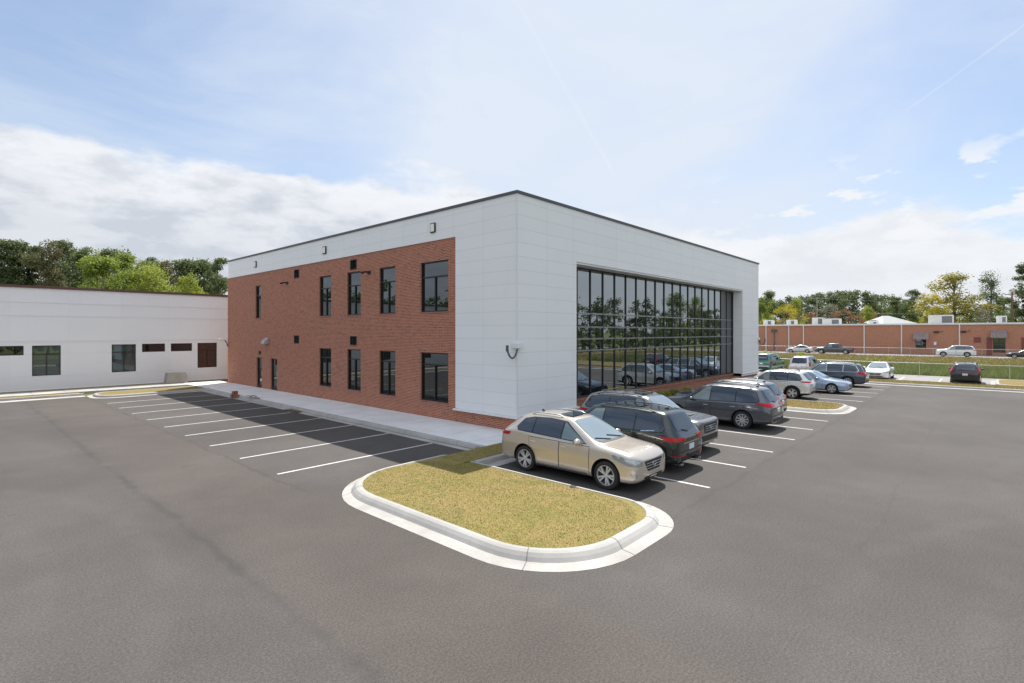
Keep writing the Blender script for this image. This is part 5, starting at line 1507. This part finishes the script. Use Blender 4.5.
R_ = [('leafy_tree', 'spring', 4, 761, 297, 132, 'bright green tree right beside the far white office corner', 'tree', .9),
      ('pine_tree', 'pine_full', 4, 770, 291, 150, 'dark pine top behind the bright green tree by the office', 'tree', 1.0),
      ('yellow_tree', 'yellow', 0, 783, 304, 126, 'round bright yellow tree above the brick building', 'tree', 1.0),
      ('leafy_tree', 'lime', 2, 797, 299, 140, 'pale green tree just right of the round yellow tree', 'tree', .7),
      ('rusty_bush', 'rust', 0, 808, 311, 128, 'small rusty orange bush left of the grey utility pole', 'bush', .85),
      ('bare_tree', 'twig', 0, 833, 303, 122, 'grey leafless tree right of the utility pole', 'tree', .8),
      ('rusty_bush', 'rust', 1, 851, 308, 116, 'largest rusty orange bush above the brick roof', 'bush', .85),
      ('rusty_bush', 'rust', 2, 877, 313, 130, 'low rusty orange bush by the metal roofed house', 'bush', .8),
      ('leafy_tree', 'lime', 3, 867, 306, 145, 'small pale green tree right of the largest rusty bush', 'tree', .8),
      ('leafy_tree', 'green', 0, 896, 296, 128, 'mid green tree behind the metal roofed house', 'tree', 1.1),
      ('leafy_tree', 'green', 1, 909, 300, 124, 'mid green tree under the umbrella shaped pine', 'tree', .9),
      ('pine_tree', 'umbrella', 0, 914, 289, 132, 'umbrella shaped pine left of the big olive tree', 'tree', .8),
      ('olive_tree', 'olive', 0, 953, 274, 116, 'big olive yellow tree towering over the brick building', 'tree', 1.4),
      ('leafy_tree', 'yellow', 1, 932, 293, 112, 'yellowish tree at the left foot of the big olive tree', 'tree', .62),
      ('airy_tree', 'airy', 0, 990, 272, 116, 'tall airy green tree with sky showing through its crown', 'tree', .9),
      ('leafy_tree', 'green', 2, 1002, 297, 124, 'dark green tree below the tall airy tree', 'tree', .9),
      ('bare_tree', 'twig', 1, 979, 307, 108, 'pale twiggy bush below the tall airy tree', 'bush', 1.0),
      ('pine_tree', 'pine', 6, 1026, 261, 108, 'tall dark pine at the right picture edge', 'tree', .8),
      ('leafy_tree', 'green', 3, 1016, 301, 118, 'dark bushy tree at the foot of the right edge pine', 'tree', 1.0),
      ('leafy_tree', 'green', 4, 967, 303, 130, 'green tree filling in right of the big olive tree', 'tree', 1.0)]
for nm, k, v, px, pyt, d, lb, ct, wd in R_: tree(nm, k, v, px, pyt, d, lb, ct, GR, wd, .2)

def wood(name, label, spots, kinds, seed):
    """a far-off wood that reads as one mass"""
    rng = np.random.default_rng(seed); rnd = random.Random(seed)
    vs = []; me0 = None
    tr = MB()
    for (px, py, dep, w) in spots:
        p = at(px, dep, .8) if dep is not None else Vector((px, py, 0)); h = (top_z(py, dep) - .8) if dep is not None else w[1]
        wd = w if dep is not None else w[0]
        c = []
        for k in range(26):
            t = rnd.random(); R = wd * math.sin(math.pi * (.25 + .70 * t)) ** .6; a = rnd.uniform(0, 6.28); r = R * rnd.random() ** .5
            c.append((p.x + math.cos(a) * r, p.y + math.sin(a) * r, p.z + h * (.08 + .88 * t), h * .085))
        vs.append(leaf_quads(np.array(c), 1500, 1.0, h * .020, rng, .8))
        tr.tube([(p.x, p.y, p.z - .5), (p.x, p.y, p.z + h * .9)], [.25, .05], 5)
    me = raw_mesh(name, np.concatenate(vs), 4, M[kinds], rng)
    o = tag(obj(name, me), label, 'wood', kind='stuff')
    t = tr.build('trunks', M['bark'], o); tag(t, kind='stuff')
rw = random.Random(3)
sp = []
for i in range(34):
    px = 755 + i * 5.2; top = 296 - 5.5 * math.sin(max(0, min(1, (px - 800) / 95)) * math.pi) ** .8 + rw.uniform(-1.5, 1.5) + (3 if px < 790 else 0) + max(0, (px - 895)) * .35
    sp.append((px, top, 205 + rw.uniform(-12, 12), 5.5))
wood('far_wood', 'dark pine wood along the skyline beyond the brick building', sp, 'leaf_pine', 21)
sp = [(px, 311 + rw.uniform(-3, 3), 150 + rw.uniform(-8, 8), 4.5) for px in range(905, 1075, 9)]
wood('far_wood', 'dark undergrowth below the trees at far right', sp, 'leaf_green', 22)
sp = [(px, 280 + rw.uniform(-7, 6) - max(0, (60 - px)) * .10, 104 + rw.uniform(-5, 5), 4.0) for px in range(-60, 224, 9)]
wood('far_wood', 'dark undergrowth between the trees behind the white building', sp, 'leaf_green', 23)
# woods that the glass mirrors: south of the lot and west of it
sp = [(x + rw.uniform(-2, 2), -44 + rw.uniform(-4, 4), None, (4.5, rw.uniform(8, 12.5))) for x in range(-10, 190, 5)]
for x in range(-10, 190, 4): sp.append((x, -41 + rw.uniform(-2, 2), None, (3.5, rw.uniform(4.2, 6.0))))
wood('tree_belt', 'tree belt south of the lot mirrored in the tinted glass', sp, 'leaf_pine', 24)
sp = [(-50 + rw.uniform(-4, 4), y + rw.uniform(-2, 2), None, (4.5, rw.uniform(11, 16))) for y in range(0, 130, 5)]
wood('tree_belt', 'tree belt west of the lot mirrored in the brick side windows', sp, 'leaf_green', 25)
for i, (x, y, h, k, lb) in enumerate(((30, -27, 11.5, 'olive', 'loose leafed tree mirrored at the left end of the glass wall'), (41, -30, 11, 'twig', 'thin bare tree mirrored near the left of the glass wall'), (112, -44, 14, 'spring', 'bright green tree mirrored in the right part of the glass wall'), (140, -50, 15, 'lime', 'yellowish tree mirrored at the right end of the glass wall'))):
    trunk, crown = tree_mesh(k, 7 + i); t = empty('leafy_tree', (x, y, 0)); tag(t, lb, 'tree', 'trees south of the lot'); t.scale = (h / 12,) * 3; obj('trunk', trunk, t); obj('crown', crown, t)

def shrubs():
    rng = np.random.default_rng(8)
    def shrub(x, y, r, h, mat_, lb, n=500):
        c = np.array([(rng.normal(0, r * .35), rng.normal(0, r * .35), h * (.25 + .6 * rng.random()), r * .5) for _ in range(9)])
        t = empty('shrub', (x, y, .13)); tag(t, lb, 'shrub', 'shrubs along the foot of the glass wall')
        s = MB()
        for q in c: s.tube([(0, 0, 0), tuple(q[:3])], [.015, .006], 4)
        s.build('stem', M['bark'], t)
        obj('foliage', raw_mesh('foliage', leaf_quads(c, n, 1, .045, rng, .8), 4, M[mat_], rng), t)
    shrub(8.4, -.1, .45, .55, 'leaf_red', 'dark red shrub below the glass, left one of the pair')
    shrub(9.6, -.1, .45, .55, 'leaf_red', 'dark red shrub below the glass, right one of the pair')
    shrub(12.0, -.2, .5, .6, 'leaf_lime', 'light green shrub beside the red ones under the glass')
    shrub(13.6, -.2, .5, .6, 'leaf_spring', 'light green shrub second from the red ones under the glass')
    shrub(15.2, -.2, .5, .55, 'leaf_lime', 'light green shrub third from the red ones under the glass')
    g = MB(); g.quad((3.94, -2.05, .132), (29, -2.05, .132), (29, .70, .132), (3.94, .70, .132)); g.quad((3.94, -2.05, 0), (3.94, -2.05, .132), (3.94, .7, .132), (3.94, .7, 0))
    tag(g.build('planting_bed', M['bark']), 'mulched bed between the stall heads and the glass wall', 'bed', kind='structure')
    for px, dep, h, lb in ((800, 66, 1.6, 'yellow green weed clump on the bank left of the dark pickup'), (878, 60, 1.2, 'lone yellow green weed clump in the middle of the bank'), (766, 72, 1.7, 'yellow green weed clump on the bank by the office corner')):
        p = at(px, dep); z = float(terrain_z(p.x))
        c = np.array([(rng.normal(0, .45), rng.normal(0, .45), h * (.2 + .6 * rng.random()), .4) for _ in range(8)])
        t = empty('weed_clump', (p.x, p.y, z)); tag(t, lb, 'weeds', 'weed clumps on the grass bank')
        s = MB()
        for q in c: s.tube([(0, 0, 0), tuple(q[:3])], [.02, .008], 4)
        s.build('stem', M['bark'], t); obj('foliage', raw_mesh('foliage', leaf_quads(c, 500, 1, .10, rng, .8), 4, M['leaf_lime'], rng), t)
shrubs()
# ------------------------------------------------------------------ vehicles in place
def park():
    PI = 'vehicles parked in the lot'
    # gold crossover, nose out
    rx = suv('gold_crossover', 4.68, 1.885, 1.69, 2.74, .88, R=.365, hood=1.02, cowl=1.18, wst=2.10, rend=3.98, belt=1.08, wt=.60, rear_rake=.55, rise=.08, chrome_trim=False, rails=None, crossbars=None)
    rx.pop('rails'); rx.pop('crossbars')
    rx.update(spokes=(5, 'twin'), rg=(1.20, 1.50, .60, .52), hl=[(-.26, .69), (.12, .70), (.42, .84), (.44, .93), (.02, .885), (-.26, .81)],
              grille=[(-.30, .52), (.30, .52), (.46, .78), (-.46, .78)], fog=[(-.10, .42), (.06, .42), (.08, .52), (-.10, .50)],
              tops={'sunroof': ('cglass', [[(2.28, -.36), (2.28, .36), (2.72, .38), (2.72, -.38)]])},
              trim=[('sill_strip', 'chrome', 'S', [(1.45, .27), (3.22, .27), (3.22, .315), (1.45, .315)]), ('bumper_intake', 'cladding', 'F', [(-.52, .30), (.52, .30), (.46, .40), (-.46, .40)]),
                    ('rear_valance', 'cladding', 'B', [(-.62, .36), (.62, .36), (.66, .48), (-.66, .48)]), ('plate_blank', 'chrome', 'F', [(-.36, .43), (.36, .43), (.36, .445), (-.36, .445)])],
              chrome_handle=True, rails=(2.45, 3.65, .52), railm='galv', zclad=.27)
    make_car(rx, 'gold_crossover', 'gold crossover backed in beside the near grass island, nose out', 'car', (-2.80, -4.88, 0), -90, (0.60, 0.535, 0.46), .55)
    at_ = suv('dark_green_suv', 5.04, 1.98, 1.77, 2.98, .98, R=.385, hood=1.10, cowl=1.25, wst=2.0, rend=4.62, belt=1.10, wt=.66, rear_rake=.26, rise=.05)
    at_.update(spokes=(5, 'one'), tl=[(-.42, .93), (.22, .93), (.32, 1.06), (-.42, 1.02)], trim=at_['trim'] + [('tailgate_strip', 'chrome', 'B', [(-.52, .84), (.52, .84), (.52, .87), (-.52, .87)]), ('bumper_reflector', 'lamp_red', 'BD', [(-.45, .50), (.1, .50), (.1, .53), (-.45, .53)]), ('window_strip', 'chrome', 'S', [(3.9, 1.13), (4.55, 1.20), (4.55, 1.235), (3.9, 1.16)])],
               exhaust=(.55, .65, -.55, -.65), tow=True, plate=.72, railm='gunmetal', arch=.045, zclad=.34, tops={'sunroof': ('cglass', [[(2.35, -.45), (2.35, .45), (3.6, .45), (3.6, -.45)]])})
    make_car(at_, 'dark_green_suv', 'blackish green large suv with tow bar, tail out beside the gold car', 'car', (-.35, -4.65, 0), 90, (0.006, 0.013, 0.015), .0)
    fr = suv('silver_offroader', 4.83, 1.93, 1.80, 2.79, .93, R=.39, hood=1.16, cowl=1.30, wst=1.95, rend=4.50, belt=1.16, wt=.68, rear_rake=.20, rise=.04, blunt=.8)
    fr.update(spokes=(6, 'one'), hl=[(-.30, .84), (.20, .86), (.30, 1.0), (-.28, 1.02)], hlm='lamp_dark', grille=[(-.46, .68), (.46, .68), (.52, .98), (-.52, .98)],
              trim=[('front_bumper', 'cladding', 'F', [(-.62, .42), (.62, .42), (.66, .60), (-.66, .60)]), ('bumper_strip', 'chrome', 'F', [(-.60, .625), (.60, .625), (.60, .655), (-.60, .655)])],
              tops={'bonnet_scoop': ('cladding', [[(.62, -.22), (.62, .22), (.74, .24), (.74, -.24)]]), 'sunroof': ('cglass', [[(2.25, -.36), (2.25, .36), (2.75, .36), (2.75, -.36)]])}, crossbars=(2.3, 3.0, 3.9), railm='gunmetal', arch=.04, zclad=.30)
    make_car(fr, 'silver_offroader', 'silver grey boxy off roader with roof bars, nose out behind the green suv', 'car', (2.35, -4.25, 0), -90, (0.24, 0.25, 0.27), .6)
    pf = suv('grey_suv', 5.01, 1.96, 1.77, 2.90, .95, R=.375, hood=1.05, cowl=1.22, wst=2.05, rend=4.52, belt=1.06, wt=.64, rear_rake=.34, rise=.07)
    pf.update(spokes=(10, 'one'), tl=[(-.44, .98), (.10, .98), (.40, 1.09), (.34, 1.15), (-.30, 1.12), (-.44, 1.08)], chrome_handle=True, trim=pf['trim'] + [('sill_strip', 'chrome', 'S', [(1.5, .30), (3.3, .30), (3.3, .34), (1.5, .34)])])
    make_car(pf, 'grey_suv', 'gunmetal grey suv with red tail lights next to the empty stall', 'car', (8.28, -4.68, 0), 90, (0.105, 0.116, 0.135), .65)
    p2 = suv('charcoal_suv', 4.95, 1.94, 1.75, 2.85, .95, R=.37, hood=1.05, cowl=1.22, wst=2.05, rend=4.48, belt=1.07, wt=.64, rear_rake=.32, rise=.06)
    p2.update(spokes=(5, 'one'), tl=[(-.42, .98), (.34, 1.00), (.38, 1.10), (-.40, 1.10)])
    make_car(p2, 'charcoal_suv', 'charcoal suv half hidden behind the gunmetal suv', 'car', (11.0, -4.15, 0), 90, (0.085, 0.093, 0.108), .55)
    rv = suv('white_compact_suv', 4.60, 1.855, 1.69, 2.69, .93, R=.36, hood=1.04, cowl=1.18, wst=1.95, rend=4.15, belt=1.07, wt=.62, rear_rake=.30, rise=.05)
    rv.update(spokes=(5, 'twin'), arch=.06, zclad=.38, tl=[(-.40, 1.0), (.26, 1.02), (.36, 1.10), (-.36, 1.10)])
    make_car(rv, 'white_compact_suv', 'silvery white compact suv with black wheel arches past the small island', 'car', (20.4, -3.55, 0), 90, (0.60, 0.61, 0.62), .3)
    sd = sedan('blue_sedan', 4.85, 1.84, 1.46, 2.80, .93)
    sd.update(spokes=(5, 'twin'))
    make_car(sd, 'blue_sedan', 'pale blue sedan parked nose out beside the white compact suv', 'car', (25.1, -4.55, 0), -90, (0.36, 0.46, 0.60), .5)
    d2 = suv('slate_suv', 4.98, 1.97, 1.75, 2.90, .95, R=.375, hood=1.06, cowl=1.22, wst=2.0, rend=4.55, belt=1.07, wt=.65, rear_rake=.26, rise=.05)
    d2.update(spokes=(10, 'one'), tl=[(-.34, .92), (.26, .94), (.28, 1.12), (-.34, 1.12)], chrome_trim=True)
    make_car(d2, 'slate_suv', 'dark slate blue suv parked beyond the pale blue sedan', 'car', (30.9, -4.60, 0), 90, (0.060, 0.078, 0.105), .5)
    # far row by the ditch
    gp = pickup('green_pickup', 5.4, 1.98, 1.85, 3.4, .95, hood=1.02, cowl=1.35, wst=2.05, cabend=3.4, belt=1.10, bed=1.06, cuts=[])
    gs = suv('green_wagon', 5.2, 1.98, 1.86, 3.2, .95, R=.38, hood=1.05, cowl=1.35, wst=2.05, rend=4.95, belt=1.12, wt=.70, rear_rake=.14, rise=.02)
    gs.update(tl=[(-.05, .78), (.14, .78), (.14, 1.12), (-.05, 1.12)], tla=30, trim=gs['trim'] + [('side_band', 'galv', 'S', [(.4, .42), (4.9, .42), (4.9, .58), (.4, .58)]), ('tail_band', 'galv', 'B', [(-.75, .50), (.75, .50), (.75, .62), (-.75, .62)])])
    make_car(gs, 'green_wagon', 'old green wagon with pale lower band nearest the white office pier', 'car', (44.2, 3.55, 0), 0, (0.045, 0.17, 0.135), .2)
    mv = suv('silver_minivan', 5.1, 1.98, 1.78, 3.0, .95, R=.35, hood=1.0, cowl=1.10, wst=2.0, rend=4.80, belt=1.06, wt=.68, rear_rake=.20, rise=.03)
    mv.update(tl=[(-.06, .86), (.14, .86), (.14, 1.22), (-.06, 1.22)], tla=30)
    make_car(mv, 'silver_minivan', 'silver minivan seen from behind between the green wagon and slate suv', 'car', (41.6, -.55, 0), 0, (0.52, 0.52, 0.53), .5)
    wf = sedan('white_sedan', 4.6, 1.84, 1.47, 2.70, .92); wf.update(spokes=(5, 'twin'))
    make_car(wf, 'white_sedan', 'white sedan facing the camera alone on the drive by the grass strip', 'car', (39.85, -6.65, 0), 180, (0.78, 0.785, 0.79), .0)
    cr = suv('black_crossover', 4.69, 1.87, 1.69, 2.70, .95, R=.37, hood=1.03, cowl=1.18, wst=2.0, rend=4.30, belt=1.06, wt=.62, rear_rake=.28, rise=.06)
    cr.update(tl=[(-.06, .98), (.22, .94), (.16, 1.34), (.02, 1.40), (-.04, 1.10)], tla=30, arch=.05, zclad=.40, trim=cr['trim'] + [('tail_bar', 'lamp_red', 'B', [(-.62, 1.02), (.62, 1.02), (.62, 1.06), (-.62, 1.06)])])
    make_car(cr, 'black_crossover', 'black crossover seen from behind, parked facing the ditch', 'car', (39.6, -12.35, 0), 0, (0.020, 0.022, 0.026), .4)
    # road in front of the brick building
    G2 = 'vehicles on the far road'
    z = .20
    ss = sedan('silver_sedan', 4.75, 1.83, 1.45, 2.75, .92)
    make_car(ss, 'silver_sedan', 'silver sedan just left of the dark pickup on the far road', 'car', (93.3, 12.2, z), 90, (0.55, 0.56, 0.56), .5, G2)
    pk = pickup('dark_pickup', 5.9, 2.02, 1.90, 3.70, .98)
    pk.update(spokes=(6, 'one'))
    make_car(pk, 'dark_pickup', 'dark grey crew cab pickup standing on the far road', 'pickup', (91.1, 6.2, z), 90, (0.075, 0.085, 0.095), .5, G2)
    ws = suv('white_suv', 4.85, 1.95, 1.78, 2.83, .95, R=.38, hood=1.12, cowl=1.25, wst=1.95, rend=4.5, belt=1.12, wt=.68, rear_rake=.22, rise=.04, blunt=.5)
    make_car(ws, 'white_suv', 'white suv standing on the far road below the brick wall', 'car', (91.6, -10.0, z), 90, (0.72, 0.73, 0.73), .1, G2)
    bs = sedan('black_sedan', 4.8, 1.85, 1.45, 2.78, .93)
    make_car(bs, 'black_sedan', 'black sedan cut by the right picture edge on the far road', 'car', (90.2, -18.0, z), 90, (0.025, 0.027, 0.032), .4, G2)
park()

# ------------------------------------------------------------------ sky, sun, camera
SUN = Vector((5.5, 2.85, 9.5)).normalized()
VEIL = (4.9, 5.4, 6.15); CLOUD_HI = (6.0, 6.1, 6.3); CLOUD_LO = (4.0, 4.25, 4.7); CLOUD_FILL = (8.0, 8.3, 8.8); SKY_S = 0.1
def world():
    w = bpy.data.worlds.new('World'); SC.world = w; w.use_nodes = True
    t = w.node_tree; nt = NT(t); bg = t.nodes['Background']
    sky = nt.n('ShaderNodeTexSky'); sky.sky_type = 'NISHITA'; sky.sun_disc = False
    sky.sun_elevation = math.asin(SUN.z); sky.sun_rotation = math.atan2(SUN.x, SUN.y)
    sky.altitude = 50; sky.air_density = 1.0; sky.dust_density = 1.2; sky.ozone_density = 1.5
    tc = nt.n('ShaderNodeTexCoord'); D = tc.outputs['Generated']
    sp = nt.n('ShaderNodeSeparateXYZ'); nt.l(D, sp.inputs[0]); z = sp.outputs[2]
    def dot(v):
        n = nt.n('ShaderNodeVectorMath', operation='DOT_PRODUCT'); nt.l(D, n.inputs[0]); n.inputs[1].default_value = v; return n.outputs['Value']
    side = dot((UX, VX, 0))                      # + towards the east end of the lot
    mp = nt.n('ShaderNodeMapping'); mp.inputs['Scale'].default_value = (1, 1, 2.6); nt.l(D, mp.inputs[0]); Q = mp.outputs[0]
    # high thin veil
    n1 = nt.noise(Q, 2.1, 8, 0.58, 0.6); n2 = nt.noise(Q, 6.5, 6, 0.6, 0.3)
    veil = nt.math('ADD', nt.ramp(n1, 0.36, 0.68, 0.04, 0.55), nt.math('MULTIPLY', n2, 0.22))
    mid = nt.ramp(nt.math('ABSOLUTE', nt.math('SUBTRACT', side, 0.10)), 0.60, 0.05, -0.14, 0.70)
    veil = nt.math('ADD', veil, mid, True)
    thin = nt.mix(0.28, sky.outputs[0], (3.0, 3.8, 5.1))      # thin haze all through the blue
    SK = nt.mix(veil, thin, VEIL)
    # cloud bank low down: its top sinks from left to right
    n3 = nt.noise(Q, 5.0, 9, 0.60, 0.2); n4 = nt.noise(Q, 3.2, 4, 0.5)
    top = nt.math('ADD', nt.ramp(side, -0.25, 0.80, 0.278, 0.158), nt.math('MULTIPLY', nt.math('SUBTRACT', n3, 0.5), 0.20))
    top = nt.math('ADD', top, nt.math('MULTIPLY', nt.math('SUBTRACT', n4, 0.5), 0.12))
    bank = nt.ramp(nt.math('SUBTRACT', top, z), -0.004, 0.035)
    shade = nt.math('ADD', nt.math('MULTIPLY', nt.ramp(nt.math('SUBTRACT', top, z), 0.02, 0.16), 0.55), nt.math('MULTIPLY', nt.ramp(nt.noise(Q, 7.0, 7, 0.6), 0.42, 0.66), 0.75), True)
    shade = nt.math('MULTIPLY', shade, nt.ramp(side, -0.1, 0.45, 1.0, 0.35))
    cl = nt.mix(shade, CLOUD_HI, CLOUD_LO)
    SK = nt.mix(nt.math('MULTIPLY', bank, 0.94), SK, cl)
    # a few puffs in the blue on the right
    puff = nt.math('MULTIPLY', nt.ramp(nt.noise(Q, 8.3, 7, 0.55), 0.54, 0.61), nt.math('MULTIPLY', nt.ramp(side, 0.25, 0.45), nt.math('MULTIPLY', nt.ramp(z, 0.29, 0.23), nt.ramp(z, 0.11, 0.15))))
    SK = nt.mix(nt.math('MULTIPLY', puff, 0.85), SK, CLOUD_HI)
    # two faint old contrails
    F3, R3 = Vector((UY, VY, 0)), Vector((UX, VX, 0))
    for (a0, e0), (a1, e1), wdt, amt in (((.765, .432), (.979, .587), .0022, .24), ((.02, .61), (.19, .31), .005, .22)):
        d0 = (F3 + R3 * a0 + Vector((0, 0, e0))).normalized(); d1 = (F3 + R3 * a1 + Vector((0, 0, e1))).normalized()
        nn = d0.cross(d1).normalized(); mid_d = (d0 + d1).normalized()
        off = nt.math('ABSOLUTE', nt.math('ADD', dot(nn), nt.math('MULTIPLY', nt.math('SUBTRACT', n2, 0.5), .008)))
        k = nt.math('MULTIPLY', nt.ramp(off, wdt, wdt * .2), nt.ramp(dot(mid_d), math.cos(d0.angle(d1) * .62), math.cos(d0.angle(d1) * .42)))
        SK = nt.mix(nt.math('MULTIPLY', k, nt.math('MULTIPLY', nt.ramp(n1, .3, .6, .5, 1.0), amt)), SK, CLOUD_HI)
    # bright unseen cloud added behind the viewer to fill the shaded facades
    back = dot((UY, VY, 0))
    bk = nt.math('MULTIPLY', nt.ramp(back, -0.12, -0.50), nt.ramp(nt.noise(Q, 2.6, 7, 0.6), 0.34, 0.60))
    SK = nt.mix(nt.math('MULTIPLY', bk, nt.ramp(z, 0.0, 0.12)), SK, CLOUD_FILL)
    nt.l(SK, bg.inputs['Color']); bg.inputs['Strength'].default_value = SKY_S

world()

sl = bpy.data.lights.new('sun', 'SUN'); sl.energy = 4.7; sl.angle = math.radians(0.5); sl.color = (1.0, 0.95, 0.88)
so = bpy.data.objects.new('sun', sl); COL.objects.link(so); so.rotation_euler = (-SUN).to_track_quat('-Z', 'Y').to_euler(); so.location = (30, 20, 60)

cam = bpy.data.cameras.new('camera'); co = bpy.data.objects.new('camera', cam); COL.objects.link(co)
cam.sensor_width = 36; cam.lens = FPX / 1024 * 36; cam.shift_y = -9.5 / 1024; cam.clip_end = 4000; cam.clip_start = .1
co.location = CAM
fw = Vector((UY, VY, 0)); co.rotation_euler = fw.to_track_quat('-Z', 'Y').to_euler()
SC.camera = co
SC.view_settings.view_transform = 'Standard'; SC.view_settings.look = 'None'; SC.view_settings.exposure = 0.62; SC.view_settings.gamma = 1.0
SC.cycles.use_denoising = True
SC.cycles.max_bounces = 8; SC.cycles.diffuse_bounces = 4; SC.cycles.glossy_bounces = 4; SC.cycles.transmission_bounces = 4
SC.cycles.sample_clamp_indirect = 6.0
for d in list(bpy.data.meshes):
    if d.users == 0: bpy.data.meshes.remove(d)
